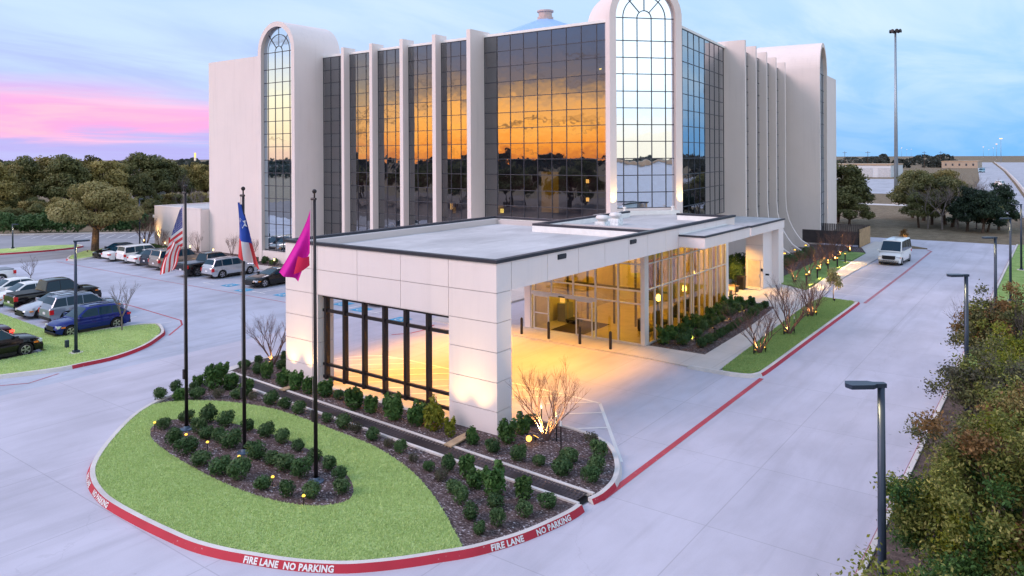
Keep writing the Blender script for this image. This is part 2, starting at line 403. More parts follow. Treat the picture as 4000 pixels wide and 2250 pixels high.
EWARM = m_emit('lamp_glow', (1.0, .52, .09), 3.0)
EWARM2 = m_emit('soft_lamp_glow', (1.0, .58, .08), 2.2)
EHOT = m_emit('hot_lamp_glow', (1.0, .50, .08), 3.5)

def spot(name, parent, loc, to, energy, size=70, blend=.8, col=WARM, r=.05):
    d = bpy.data.lights.new(name, 'SPOT'); d.energy = energy; d.spot_size = R(size); d.spot_blend = blend; d.color = col; d.shadow_soft_size = r
    o = bpy.data.objects.new(name, d); COL.link(o)
    w0 = WORLD0.get(parent, Vector((0, 0, 0))) if parent else Vector((0, 0, 0))
    if parent: o.parent = parent
    o.location = Vector(loc) - w0; o.rotation_euler = (Vector(to) - Vector(loc)).to_track_quat('-Z', 'Y').to_euler(); return o
def point(name, parent, loc, energy, col=WARM, r=.1):
    d = bpy.data.lights.new(name, 'POINT'); d.energy = energy; d.color = col; d.shadow_soft_size = r
    o = bpy.data.objects.new(name, d); COL.link(o)
    w0 = WORLD0.get(parent, Vector((0, 0, 0))) if parent else Vector((0, 0, 0))
    if parent: o.parent = parent
    o.location = Vector(loc) - w0; return o
# ------------------------------------------------------------------ ground, drives, kerbs, markings
def struct(name, mb, m, **k): return mb.build(name, m, None, kind='structure', **k)
struct('ground', MB().sheet([(-3000, -3000), (3000, -3000), (3000, 3000), (-3000, 3000)], -.06), DRY)
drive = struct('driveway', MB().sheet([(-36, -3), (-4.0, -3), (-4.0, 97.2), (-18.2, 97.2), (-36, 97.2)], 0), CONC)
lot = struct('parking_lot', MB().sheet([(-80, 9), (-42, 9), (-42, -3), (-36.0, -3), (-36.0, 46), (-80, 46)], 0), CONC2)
far_lot = struct('asphalt_lot', MB().sheet([(-118, 9), (-80.0, 9), (-80.0, 60), (-88, 62), (-110.8, 38)], -.004), ASPH)
struct('unseen_dark_ground', MB().sheet([(-140, -60), (20, -60), (20, -3.0), (-42.0, -3.0), (-42.0, 9.0), (-140, 9.0)], -.01), m_concrete('dark_for_mirror', (.055, .055, .062), stain=.3))  # unseen ground, coloured dark to darken reflections in the lower hotel glass
far_road = struct('frontage_road', MB().sheet([(-14, 140), (-4.5, 140), (-5.8, 186), (-13, 300), (-25.5, 487), (-60, 950), (-74, 950), (-39, 510), (-24, 320), (-17, 200)], -.03), ROADM)
highway = struct('highway', MB().sheet([(-3, 120), (40, 120), (32, 300), (14, 500), (-20, 950), (-57, 950), (-23.5, 487), (-11.5, 300), (-4.6, 186)], -.03), ROADM)
bw = struct('highway_barrier', MB(), KERB) if 0 else None
bpth = [(-3.9, 120), (-4.3, 150), (-5.2, 186), (-12.2, 300), (-24.5, 487), (-58, 950)]
mb = MB()
for i in range(len(bpth) - 1):
    a, b = bpth[i], bpth[i + 1]; mb.prism([a, b, (b[0] + .35, b[1]), (a[0] + .35, a[1])], -.03, .95)
mb.build('highway_barrier', KERB, None, label='long low concrete barrier between the frontage road and the highway', cat='barrier')
struct('field_path', MB().sheet([(-60, 160), (-21.3, 159), (-12, 158), (-12, 162), (-22, 163.5), (-60, 165)], -.035), WALK)
struct('far_car_park', MB().sheet([(-120, 210), (-30, 205), (-24, 235), (-36, 330), (-140, 300)], -.035), ROADM)

KSEC = lambda run, h, top: [(0, -.01), (run, h), (run + top, h), (run + top, h - .10)]
def kerb(name, path, red=None, run=.08, h=.16, top=.15, k=4, mred=None, smooth=True):
    """a kerb along path (bed on its left); red = (i0, i1) share of the length painted"""
    P = smoothline(path, k) if smooth else path
    sec = KSEC(run, h, top); L = [offset(P, d) if d else P for d, z in sec]
    mb = MB(); n = len(P)
    for i in range(n - 1):
        for j in range(3):
            mb.cur = 1 if (red and j == 0 and red[0] <= i / (n - 1) <= red[1]) else 0
            a, b = L[j], L[j + 1]
            mb.face([(*a[i], sec[j][1]), (*a[i + 1], sec[j][1]), (*b[i + 1], sec[j + 1][1]), (*b[i], sec[j + 1][1])][::-1] if 0 else [(*a[i], sec[j][1]), (*b[i], sec[j + 1][1]), (*b[i + 1], sec[j + 1][1]), (*a[i + 1], sec[j][1])][::-1])
    mb.cur = 0
    for i in (0, n - 1):
        mb.face([(*L[j][i], sec[j][1]) for j in range(4)])
    o = struct(name, mb, [KERB, mred or RED]); return o, P, L[3]

ISL = [(-30.75, 19.75), (-30.45, 18.3), (-30.2, 17.2), (-29.75, 15.9), (-29.3, 15.0), (-28.65, 14.1), (-27.5, 12.95), (-26.25, 11.87), (-25.38, 11.22), (-24.59, 10.77), (-23.71, 10.44), (-22.9, 10.25), (-22.19, 10.15), (-21.27, 10.12), (-20.18, 10.14), (-19.11, 10.19), (-17.9, 10.29), (-16.87, 10.53), (-16.0, 10.84), (-15.18, 11.16), (-14.46, 11.53), (-13.81, 11.96), (-13.24, 12.5), (-12.76, 13.05), (-12.33, 13.62), (-11.8, 14.35), (-11.27, 15.46), (-10.99, 16.42), (-10.8, 17.4), (-10.78, 17.95)]
kerb_isl, ISLP, ISLI = kerb('flag_island_kerb', ISL, (.24, 1.0), h=.18, run=.10, top=.15)
ISL2 = [(-10.78, 18.45), (-10.70, 18.99), (-10.78, 19.83), (-11.02, 20.56), (-11.39, 21.26), (-11.87, 21.95), (-12.29, 22.40), (-12.67, 22.65), (-13.21, 22.85), (-13.85, 23.0), (-14.44, 23.07), (-16.1, 23.1)]
kerb_isl2, I2P, I2I = kerb('column_island_kerb', ISL2, (0, .16), h=.15)
# the beds inside
bed = [p for p in ISLI if p[1] < 18.85 or p[0] > -20] + [(-11.1, 18.05), (-30.1, 18.93)]
struct('flag_island_bed', MB().sheet(bed, .10), MULCH)
bed2 = I2I + [(-16.1, 23.0), (-16.1, 20.86), (-28.1, 20.86), (-28.1, 23.2), (-31.4, 23.2), (-31.5, 21.7), (-30.95, 19.85), (-11.1, 18.78)]
struct('wall_bed', MB().sheet(bed2, .10), MULCH)
mb = MB(); mb.prism([(-31.5, 19.75), (-30.9, 19.72), (-30.9, 19.82), (-31.45, 21.7), (-31.35, 23.2), (-28.15, 23.3), (-28.15, 23.45), (-31.55, 23.35), (-31.62, 21.7)], 0, .14); struct('wall_bed_kerb', mb, KERB)
TOPE = [(-29.2, 15.25), (-28.95, 15.85), (-28.35, 16.5), (-27.45, 17.05), (-26.12, 17.55), (-24.53, 17.82), (-22.47, 17.80), (-20.58, 17.66), (-18.8, 17.50), (-17.3, 17.12), (-15.69, 16.50), (-14.12, 15.62), (-12.9, 14.80), (-12.35, 14.42)]
TOPS = smoothline(TOPE, 4)
i0 = min(range(len(ISLI)), key=lambda i: (Vector(ISLI[i]) - Vector(TOPE[0])).length); i1 = min(range(len(ISLI)), key=lambda i: (Vector(ISLI[i]) - Vector(TOPE[-1])).length)
LAWN = ISLI[i0:i1 + 1] + TOPS[::-1]
struct('flag_lawn', MB().prism(LAWN, .08, .155), GRASS)
OVAL = smoothline([(-26.4, 13.75), (-26.9, 14.2), (-26.95, 14.75), (-26.35, 15.3), (-25.5, 15.75), (-23.9, 16.05), (-22.2, 16.15), (-20.25, 16.0), (-18.8, 15.75), (-17.6, 15.33), (-16.85, 14.85), (-16.5, 14.4), (-16.55, 14.0), (-17.0, 13.5), (-17.7, 13.2), (-18.85, 12.95), (-20.35, 12.87), (-22.2, 12.94), (-23.9, 13.1), (-25.4, 13.35)], 4, True)
struct('flag_bed', MB().sheet(OVAL, .164), MULCH)
# lawns elsewhere
W1 = [(-12.65, 33.45), (-11.6, 33.35), (-11.25, 33.62), (-11.08, 34.4), (-11.08, 53.1), (-11.3, 53.65), (-12.7, 53.85), (-13.25, 54.1), (-13.47, 51.5), (-13.38, 48.5), (-12.92, 39.1)]
struct('drive_lawn', MB().prism(W1, 0, .13), GRASS2)
kerb('drive_lawn_kerb', [(-14.1, 32.78), (-12.7, 32.76), (-11.9, 32.78), (-11.2, 33.0), (-10.9, 33.5), (-10.8, 34.5), (-10.8, 40), (-10.8, 47), (-10.8, 53.0), (-10.95, 53.75), (-11.4, 54.1)], (.42, .93), h=.14, top=.17)
W2 = [(-18.1, 60.3), (-17.5, 58.1), (-15.08, 56.45), (-15.6, 72.9), (-16.9, 73.9), (-18.2, 74)]
struct('hotel_side_lawn', MB().prism(W2, 0, .13), GRASS2)
struct('corner_lawn', MB().prism([(-17.7, 77.6), (-17.7, 80.6), (-15.75, 80.5), (-15.68, 74.3), (-17.1, 74.9)], 0, .13), GRASS2)
struct('hotel_side_bed', MB().prism([(-18.15, 60.3), (-18.25, 74.1), (-17.2, 74.8), (-17.75, 77.6), (-17.75, 80.7), (-15.8, 80.7), (-17, 85), (-24, 86), (-24, 58.2), (-18.5, 58.2), (-17.6, 58.2)], 0, .11), MULCH)
struct('entrance_walk', MB().prism([(-31, 33.25), (-16.8, 33.2), (-14.1, 33.0), (-12.75, 33.1), (-12.72, 33.5), (-12.98, 39.1), (-13.45, 48.5), (-13.54, 51.5), (-13.3, 54.25), (-14.1, 60.3), (-14.1, 70), (-14.0, 79), (-14.4, 92), (-17, 92), (-17, 85.2), (-15.7, 80.6), (-15.55, 73), (-15.0, 56.3), (-17.55, 58.1), (-19, 58.1), (-24, 58), (-24, 49.6), (-17.4, 49.5), (-15.0, 49.05), (-14.42, 41.7), (-14.28, 35.37), (-17.38, 35.37), (-17.38, 35.2), (-31, 35.2)], -.02, .075), WALK)
struct('lobby_bed', MB().prism([(-17.36, 35.4), (-14.31, 35.4), (-14.45, 41.7), (-15.03, 49.0), (-17.36, 49.45)], -.02, .06), MULCH)
struct('hotel_front_walk', MB().prism([(-83, 39.6), (-30, 39.6), (-30, 45.5), (-83, 45.5)], -.02, .12), WALK)
struct('hotel_front_bed', MB().prism([(-82, 41.4), (-54, 41.0), (-54, 44.6), (-82, 44.6)], 0, .17), MULCH)
MED = [(-62, 18.85), (-54.5, 18.72), (-47.4, 18.47), (-44.75, 18.37), (-44.0, 21.7), (-43.8, 22.2), (-43.25, 22.85), (-42.3, 22.6), (-41.05, 22.0), (-40.3, 21.4), (-38.9, 19.85), (-38.02, 18.05), (-37.98, 16.45), (-38.05, 15.37), (-38.95, 13.29), (-40.4, 10.5), (-41.7, 10.5), (-41.75, 14.3), (-41.85, 16.5), (-43.14, 16.6), (-48.7, 16.72), (-62, 16.95)]
struct('car_park_lawn', MB().prism(MED, 0, .14), GRASS)
kerb('car_park_kerb', [(-40.15, 10.4), (-38.7, 13.29), (-37.8, 15.37), (-37.73, 16.45), (-37.77, 18.05), (-38.68, 19.96), (-40.12, 21.56), (-40.9, 22.22), (-42.2, 22.83), (-43.25, 23.1), (-44.05, 22.45), (-44.25, 21.7), (-44.98, 18.6)], (.20, .66), h=.16)
struct('far_island_lawn', MB().prism([(-93.2, 32.0), (-92.6, 36.2), (-90.4, 38.7), (-88.3, 38.2), (-87.5, 35.0), (-88.6, 30.4), (-90.5, 26), (-95, 26)], 0, .13), GRASS)
kerb('far_island_kerb', [(-90.3, 25.8), (-88.4, 30.4), (-87.3, 35.0), (-88.1, 38.35), (-90.4, 38.95)], (0, .8))
struct('oak_island_lawn', MB().prism([(-78.7, 33.0), (-80.8, 34.1), (-83.5, 36.5), (-84, 38.5), (-82, 39), (-79, 37.5), (-77.8, 34.6), (-77.2, 33.1)], 0, .15), GRASS)
kerb('oak_island_kerb', [(-80.8, 33.85), (-78.8, 32.75), (-77.9, 32.5), (-77.0, 32.9), (-77.5, 34.6), (-78.7, 37.5)], (0, .35))
kerb('drive_edge_kerb', [(-4.0, 97), (-4.0, 85), (-4.0, 70), (-4.0, 55), (-4.0, 40), (-4.0, 28), (-4.0, 15), (-4.0, 2)], (0.1, 1), h=.14, top=.14, k=3, mred=REDF)
struct('verge_lawn', MB().prism([(-3.75, 40), (1.5, 40), (1.5, 97), (-3.75, 97)], -.05, .12), GRASS2)
struct('verge_leaf_litter', MB().prism([(-3.75, -5), (9, -5), (9, 40), (-3.75, 40)], -.05, .09), mat('leaf_litter', (.13, .095, .085), .95, var=.5, vscale=3, bump=.8, bscale=25, spec=.1, fine=.8))
struct('drive_end_bed', MB().prism([(-13.3, 89.9), (-11.25, 88.0), (-12.9, 87.7), (-14.6, 89.3), (-14.9, 91)], 0, .12), DRY)

# painted markings (parts of the drive and of the lot)
def strip(mb, pts, w, z=.006):
    for a, b in zip(pts, pts[1:]):
        a = Vector(a); b = Vector(b); t = (b - a).normalized(); n = Vector((-t.y, t.x)) * w / 2; e = t * (w * .3)
        mb.sheet([tuple(a + n - e), tuple(a - n - e), tuple(b - n + e), tuple(b + n + e)], z)
    return mb
def mark(parent, name, pts, w, m, z=.006): return strip(MB(), pts, w, z).build(name, m, parent, True)
mark(drive, 'red_line', [(-10.78, 18.9), (-10.79, 33.2)], .21, REDL)
mark(drive, 'red_line', [(-10.62, 54.0), (-10.6, 70), (-10.7, 86.4), (-11.2, 87.4)], .20, REDF)
zz = .006
for pts in ([(-11.6, 21.6), (-15.0, 26.18), (-16.8, 26.3), (-26.0, 26.28), (-27.4, 26.1), (-28.1, 25.6), (-28.7, 24.8), (-29.0, 24.2)],):
    mark(drive, 'white_line', pts, .13, WHT)
for i, x in enumerate([-13.4, -14.35, -15.2, -16.6, -18.0, -19.4, -20.8, -22.2, -23.6, -25.0, -26.4]):
    y1 = 26.2 if x < -15 else 26.15 - (x + 15) * 1.33
    x2, y2 = x - (y1 - 22.4) * 1.12, 22.4
    if x > -15.5: x2, y2 = x - 1.55, y1 - 1.32
    if x2 < -28.6: y2 = y1 - (y1 - y2) * (x + 28.6) / (x - x2); x2 = -28.6
    mark(drive, 'white_line', [(x, y1), (x2, y2)], .11, WHT, .010)
for i in range(5):
    y = 56.9 + i * 4.05; mark(drive, 'white_line', [(-13.9, y), (-10.75, y - .5)], .08, WHT)
for x in [-79.5 + 2.45 * i for i in range(19)]:
    mark(lot, 'white_line', [(x, 33.1), (x + .1, 38.9)], .09, WHT)
for x in (-55.1, -48.5, -42.0, -36.5): mark(lot, 'white_line', [(x, 33.05), (x + 1.5, 33.05)], .09, WHT)
for x in [-46.9 - 2.7 * i for i in range(9)]: mark(lot, 'white_line', [(x, 18.9), (x, 23.6)], .09, WHT)
mark(lot, 'white_line', [(-43.6, 24.0), (-44.1, 21.9)], .09, WHT)
mark(lot, 'red_line', [(-78, 31.6), (-57.9, 31.65), (-49.3, 31.8), (-36.2, 31.85)], .10, REDF)
mark(lot, 'red_line', [(-62, 25.2), (-50.1, 25.06), (-43.5, 24.6), (-42.3, 24.0), (-40.4, 22.15)], .10, REDL)
mark(lot, 'red_line', [(-38.6, 11.5), (-36.95, 13.8), (-37.45, 15.2)], .10, REDF)
for i in range(14): mark(far_lot, 'white_line', [(-108 + 2.2 * i * .5 - 0, 41 + i * .78), (-104.5 + 1.1 * i, 38.2 + i * .78)], .10, WHT, .004)
for x, y in ((-86, 33.5), (-87, 41.5), (-90, 44)): mark(far_lot, 'white_line', [(x - 4, y), (x + 3, y + 4.5)], .10, WHT, .003)
mark(drive, 'red_line', [(-30.2, 29.5), (-29.6, 30.4), (-29.5, 31.4), (-29.9, 32.6)], .13, REDL)
def isa(parent, x, y, s=.55):
    """wheelchair symbol painted in a blue square"""
    MB().sheet([(x - s, y - s), (x + s, y - s), (x + s, y + s), (x - s, y + s)], .012).build('blue_square', BLU, parent)
    mb = MB(); t = .10 * s
    ring = [[(x - .1 * s + r * math.cos(a), y - .2 * s + r * math.sin(a), .018) for r in (.30 * s, .42 * s)] for a in np.linspace(1.9, 6.3, 16)]
    mb.grid(ring); strip(mb, [(x - .15 * s, y + .55 * s), (x - .1 * s, y + .05 * s), (x + .3 * s, y + .05 * s), (x + .45 * s, y - .4 * s), (x + .6 * s, y - .38 * s)], .12 * s, .018)
    mb.lathe([(.001, .020), (.11 * s, .020)], 10, (x - .15 * s, y + .7 * s, 0))
    mb.build('wheelchair_symbol', WHT, parent)
for x, y in ((-52.2, 33.6), (-49.4, 32.95), (-45.4, 33.5), (-39.2, 33.75), (-36.8, 33.2)): isa(lot, x, y)
isa(drive, -32.6, 33.42 - .9)

# stencilled words on the red kerb face
def letters(text, size):
    cu = bpy.data.curves.new('txt', 'FONT'); cu.body = text; cu.size = size; cu.resolution_u = 2; cu.space_character = 1.05; cu.offset = .008
    ob = bpy.data.objects.new('txt', cu); COL.link(ob); dg = bpy.context.evaluated_depsgraph_get()
    me = bpy.data.meshes.new_from_object(ob.evaluated_get(dg)); v = [tuple(x.co) for x in me.vertices]; f = [tuple(p.vertices) for p in me.polygons]
    bpy.data.objects.remove(ob); bpy.data.meshes.remove(me); return v, f
def kerb_text(text, path, near, size=.20, parent=None):
    """bend a line of text along the sloping kerb face, centred at the path point nearest to `near`"""
    P = [Vector(p) for p in path]; S = [0]
    for a, b in zip(P, P[1:]): S.append(S[-1] + (b - a).length)
    k = min(range(len(P)), key=lambda i: (P[i] - Vector(near)).length)
    v, f = letters(text, size); w = max(x[0] for x in v); s0 = S[k] - w / 2
    out = []
    for x, y, z in v:
        s = s0 + x; i = max(0, min(len(S) - 2, int(np.searchsorted(S, s)) - 1)); t = (s - S[i]) / max(1e-6, S[i + 1] - S[i])
        p = P[i].lerp(P[i + 1], t); tg = (P[i + 1] - P[i]).normalized(); n = Vector((-tg.y, tg.x))
        u = .028 + y * 1.0                                            # distance up the face (0 .. 0.206)
        q = p + n * (.10 * u / .206 - .006); out.append((q.x, q.y, .18 * u / .206 + .003))
    m = MB(); m.v = out; m.f = f; m.mi = [0] * len(f)
    m.build('painted_words', WHT, parent)
for near, a in (((-24.15, 10.55), 'FIRE LANE'), ((-22.55, 10.2), 'NO PARKING'), ((-15.75, 10.92), 'FIRE LANE'), ((-14.65, 11.42), 'NO PARKING'), ((-11.33, 15.3), 'FIRE LANE'), ((-10.92, 16.75), 'NO PARKING')):
    kerb_text(a, ISLP, near, .205, kerb_isl)

# trench drain with iron grate plates between two thin kerbs
drain = thing('trench_drain', 'long dark slotted iron drain grate running between the planting beds', 'drain', (-21, 18.8, 0))
ang = math.atan2(18.43 - 19.40, 19.75)
def dr(s, t): return (-30.75 + s * math.cos(ang) - t * math.sin(ang), 19.40 + s * math.sin(ang) + t * math.cos(ang))
DL = 19.75
for t0, t1, nm in ((.335, .45, 'drain_kerb'), (-.45, -.335, 'drain_kerb')):
    MB().prism([dr(0, t0), dr(DL, t0), dr(DL, t1), dr(0, t1)], 0, .155).build(nm, KERB, drain)
MB().sheet([dr(0, -.335), dr(DL, -.335), dr(DL, .335), dr(0, .335)], .03).build('channel_floor', BLACKM, drain)
GRATE = mat('rusty_iron', (.085, .07, .078), .6, .6, var=.45, vscale=.7, bump=.2, bscale=20)
gm = MB(); nx, ny, lx, ly = 4, 4, .60, .66
for i in range(nx):
    for j in range(ny):
        ox = (lx / nx) * .28 * (j % 2)
        x0, x1 = -lx / 2 + i * lx / nx, -lx / 2 + (i + 1) * lx / nx; y0, y1 = -ly / 2 + j * ly / ny, -ly / 2 + (j + 1) * ly / ny
        hx0, hx1 = x0 + .040 + ox * .6, x0 + .082 + ox * .6; hy0, hy1 = y0 + .028, y1 - .028
        for a in ((x0, hx0, y0, y1), (hx1, x1, y0, y1), (hx0, hx1, y0, hy0), (hx0, hx1, hy1, y1)):
            gm.face([(a[0], a[2], 0), (a[1], a[2], 0), (a[1], a[3], 0), (a[0], a[3], 0)])
gmesh = gm.mesh('grate_plate', GRATE)
for i in range(32):
    o = link('grate_plate', gmesh, drain); p = dr(.31 + i * .612, 0)
    o.location = Vector((p[0], p[1], .128)) - WORLD0[drain]; o.rotation_euler = (0, 0, ang)
# ------------------------------------------------------------------ entrance canopy
random.seed(4)
can = thing('entrance_canopy', 'cream panelled flat-roofed drive-through canopy with dark coping in front of the hotel', 'canopy', (-22, 21, 0))
core = MB()
core.box(-28.02, -25.90, 20.88, 21.66, 0, 6.17); core.box(-18.31, -16.15, 20.88, 21.66, 0, 6.17); core.box(-25.90, -18.31, 20.88, 21.66, 4.10, 6.17)
core.box(-16.55, -16.15, 21.66, 44.6, 5.14, 6.17); core.box(-28.02, -27.6, 21.66, 36.2, 5.14, 6.17); core.box(-27.6, -16.55, 35.8, 36.2, 5.14, 6.1)
core.build('frame_core', DARKJ, can)
G = .012
def panel(x0, x1, y0, y1, z0, z1, parent=None):
    m = MB().box(x0, x1, y0, y1, z0, z1); return m.build('stucco_panel', STUC, parent or can)
XS = [-28.07, -25.85, -23.35, -20.85, -18.36, -16.10]; ZS = [0, .91, 1.95, 3.01, 4.06, 5.12, 6.18]
for i in range(5):
    for j in range(6):
        if i in (0, 4) or j >= 4:
            panel(XS[i] + (G if i else 0), XS[i + 1] - (G if i < 4 else 0), 20.83, 20.88, ZS[j] + (G if j else -.05), ZS[j + 1] - G)
for j in range(6):
    panel(-16.15, -16.095, 20.835, 21.71 - G, ZS[j] + (G if j else -.05), ZS[j + 1] - G)
    panel(-28.075, -28.02, 20.835, 21.71 - G, ZS[j] + (G if j else -.05), ZS[j + 1] - G)
    if j < 4:
        panel(-25.90, -25.855, 20.89, 21.70, ZS[j] + (G if j else -.05), ZS[j + 1] - G); panel(-18.355, -18.31, 20.89, 21.70, ZS[j] + (G if j else -.05), ZS[j + 1] - G)
    for xa, xb in ((-28.02, -25.9), (-18.31, -16.15)): panel(xa, xb, 21.66, 21.71, ZS[j] + (G if j else -.05), min(5.1, ZS[j + 1]) - G) if j < 5 else None
YS = [21.72, 24.08, 26.39, 28.60, 30.83, 32.80, 34.85, 36.42, 38.05, 39.95, 41.73, 43.29, 44.70]
for a, b in zip(YS, YS[1:]): panel(-16.15, -16.095, a + G, b - G, 5.12, 6.18 - G)
for a, b in zip(YS[:7], YS[1:8]): panel(-28.075, -28.02, a + G, b - G, 5.12, 6.18 - G)
panel(-25.85, -18.36, 20.83, 21.71, 4.045, 4.058)
MB().box(-27.6, -16.55, 21.72, 35.8, 5.13, 5.16).build('soffit', mat('soffit_board', (.72, .66, .60), .8, var=.03), can)
# copings, upstands and roof membranes
cp = MB()
cp.box(-28.13, -16.04, 20.77, 21.02, 6.18, 6.30); cp.box(-16.30, -16.04, 21.02, 44.76, 6.18, 6.30); cp.box(-28.13, -27.88, 21.02, 36.0, 6.18, 6.30)
cp.box(-28.13, -23.3, 36.0, 36.25, 6.18, 6.30); cp.box(-23.25, -16.30, 33.30, 33.52, 6.18, 6.30); cp.box(-23.25, -23.0, 33.52, 44.3, 6.18, 6.30)
cp.box(-19.6, -16.30, 44.0, 44.25, 6.18, 6.30); cp.build('coping', COPE, can)
up = MB()
up.box(-27.97, -16.2, 20.92, 21.12, 5.8, 6.18); up.box(-16.45, -16.2, 21.12, 44.0, 5.8, 6.178); up.box(-27.97, -27.8, 21.12, 36.0, 5.8, 6.178); up.box(-27.97, -23.2, 36.05, 36.2, 5.8, 6.178)
up.box(-23.2, -16.45, 33.22, 33.5, 5.8, 6.176); up.box(-23.2, -22.95, 33.5, 44.2, 5.8, 6.176); up.box(-19.5, -16.45, 43.92, 44.2, 5.8, 6.176); up.build('upstand', UPW, can)
MB().sheet([(-27.9, 21), (-16.3, 21), (-16.3, 33.3), (-23.1, 33.3), (-23.1, 36.1), (-27.9, 36.1)], 5.86).build('roof_membrane', ROOFW, can)
MB().sheet([(-23.1, 33.4), (-16.3, 33.4), (-16.3, 44.1), (-19.5, 44.1), (-20.6, 49.0), (-26, 46.2), (-26, 44.5), (-23.1, 43.0)], 5.90).build('roof_membrane', ROOFW, can)
for y in (25.1, 31.25): MB().box(-16.12, -16.06, y - .3, y + .3, 5.86, 6.06).box(-16.07, -16.03, y - .27, y + .27, 5.93, 6.03).build('scupper', COPE, can)
for y in (24.5, 31): MB().box(-27.82, -27.72, y - .2, y + .2, 5.9, 6.1).build('scupper', BRONZE, can)
# low roof over the side windows
MB().box(-16.10, -14.67, 36.42, 43.24, 5.18, 5.74).build('side_fascia', STUC, can)
MB().box(-16.09, -14.62, 36.37, 43.29, 5.74, 5.82).build('side_coping', COPE, can)
MB().sheet([(-16.09, 36.5), (-14.75, 36.5), (-14.75, 43.16), (-16.09, 43.16)], 5.825).build('roof_membrane', ROOFW, can)
MB().box(-16.14, -16.0, 36.42, 43.24, 5.825, 5.88).build('side_flashing', UPW, can)
# the bronze screen in the front opening
scr = MB().box(-25.85, -18.36, 21.10, 21.20, .40, .52).build('screen', BRONZE, can)
for z0, z1 in ((.96, 1.06), (3.28, 3.40), (3.90, 4.04)): MB().box(-25.85, -18.36, 21.09, 21.21, z0, z1).build('rail', BRONZE, scr)
for x in (-25.63, -24.45, -23.25, -22.05, -20.85, -19.65): MB().box(x - .065, x + .065, 21.04, 21.26, .38, 4.04).build('mullion', BRONZE, scr)
MB().box(-25.85, -18.36, 20.83, 21.75, -.02, .10).build('plinth', KERB, can)
# downlights in the soffit
for x in (-26.2, -22.4, -18.3):
    for y in (23.6, 27.6, 31.4):
        l = MB().lathe([(.001, 0), (.12, 0), (.14, .02)], 12, (x, y, 5.115)).build('downlight', EWARM, can)
        spot('downlight_beam', l, (x, y, 5.05), (x, y, 0), 1750, 86, .9, (1.0, .40, .0), .08)
# roof vents
for x, y in ((-20.8, 36.7), (-21.1, 38.8)):
    t = thing('roof_vent', ('nearer' if y < 37 else 'farther') + ' of two white mushroom vents on the entrance roof', 'vent', (x, y, 5.9))
    MB().box(x - .32, x + .32, y - .32, y + .32, 5.88, 6.28).build('curb', mat('vent_white', (.75, .78, .80), .5, var=.2, vscale=6), t)
    MB().lathe([(.24, 6.28), (.24, 6.38), (.36, 6.40), (.38, 6.50), (.32, 6.60), (.001, 6.64)], 20, (x, y, 0)).build('hood', mat('vent_cap', (.72, .70, .70), .5), t, smooth=True)

# ------------------------------------------------------------------ lobby
lob = thing('entrance_lobby', 'glass-walled hotel lobby with sliding doors, lit yellow inside', 'lobby', (-21, 37, 0))
FR = 35.15
PANE = MB().face([(-.5, 0, -.5), (.5, 0, -.5), (.5, 0, .5), (-.5, 0, .5)]).mesh('lobby_pane', LOBG)
def pane_y(parent, x0, x1, z0, z1, y, me=PANE, name='pane'):
    o = link(name, me, parent); o.scale = (x1 - x0, 1, z1 - z0); o.location = Vector(((x0 + x1) / 2, y, (z0 + z1) / 2)) - WORLD0[parent]; return o
def pane_x(parent, y0, y1, z0, z1, x, me=PANE, name='pane'):
    o = link(name, me, parent); o.scale = (y1 - y0, 1, z1 - z0); o.rotation_euler = (0, 0, R(90)); o.location = Vector((x, (y0 + y1) / 2, (z0 + z1) / 2)) - WORLD0[parent]; return o
VX = [-24.6, -23.2, -21.78, -20.36, -18.98, -17.55]; TZ = [.12, 2.21, 2.88, 4.28, 5.12]
for x in VX: MB().box(x - .04, x + .04, FR - .06, FR + .06, 2.12 if -24 < x < -21 else .09, 5.13).build('mullion', ALU, lob)
MB().box(-17.62, -17.38, FR - .12, FR + .35, .09, 5.13).build('corner_post', ALU, lob); MB().box(-25.05, -24.64, FR - .1, FR + .4, .09, 5.13).build('corner_post', STUC, lob)
for z in TZ[1:4]: MB().box(-24.6, -17.55, FR - .05, FR + .05, z - .035, z + .035).build('transom', ALU, lob)
MB().box(-20.36, -17.55, FR - .05, FR + .05, .08, .16).build('sill', ALU, lob); MB().box(-24.6, -20.3, FR - .09, FR + .09, 2.04, 2.18).build('door_header', ALU, lob)
MB().box(-22.7, -22.3, FR - .12, FR - .09, 2.06, 2.12).build('door_sensor', BLACKM, lob)
for i in range(5):
    for j in range(4):
        if j == 0 and i < 3: continue
        pane_y(lob, VX[i] + .04, VX[i + 1] - .04, TZ[j] + .035, TZ[j + 1] - .035, FR)
for x0, x1 in ((-24.39, -23.34), (-21.57, -20.5)):
    d = MB().box(x0, x1, FR - .13, FR - .07, .09, .17).box(x0, x1, FR - .13, FR - .07, 1.97, 2.05).box(x0, x1, FR - .13, FR - .07, 1.0, 1.06).box(x0, x0 + .07, FR - .13, FR - .07, .17, 1.97).box(x1 - .07, x1, FR - .13, FR - .07, .17, 1.97).build('sliding_door', ALU, lob)
    pane_y(d, x0 + .07, x1 - .07, .17, 1.97, FR - .10)
SX = -17.45; MY = [35.49, 36.32, 37.2, 38.13, 38.48, 39.38, 40.26, 41.12, 41.46, 42.33, 43.18, 43.99, 44.36, 45.16, 45.98, 46.68]
for y in MY: MB().box(SX - .06, SX + .06, y - .03, y + .03, .09, 5.16).build('mullion', ALU, lob)
for z in (2.95, 4.3): MB().box(SX - .05, SX + .05, 35.4, 46.7, z - .03, z + .03).build('transom', ALU, lob)
MB().box(SX - .05, SX + .05, 35.4, 46.7, .06, .16).build('sill', ALU, lob)
for a, b in zip(MY, MY[1:]):
    for z0, z1 in ((.16, 2.92), (2.98, 4.27), (4.33, 5.14)): pane_x(lob, a + .03, b - .03, z0, z1, SX)
MB().box(-17.75, -17.38, 46.71, 47.1, .05, 5.14).build('end_pier', STUC, lob)
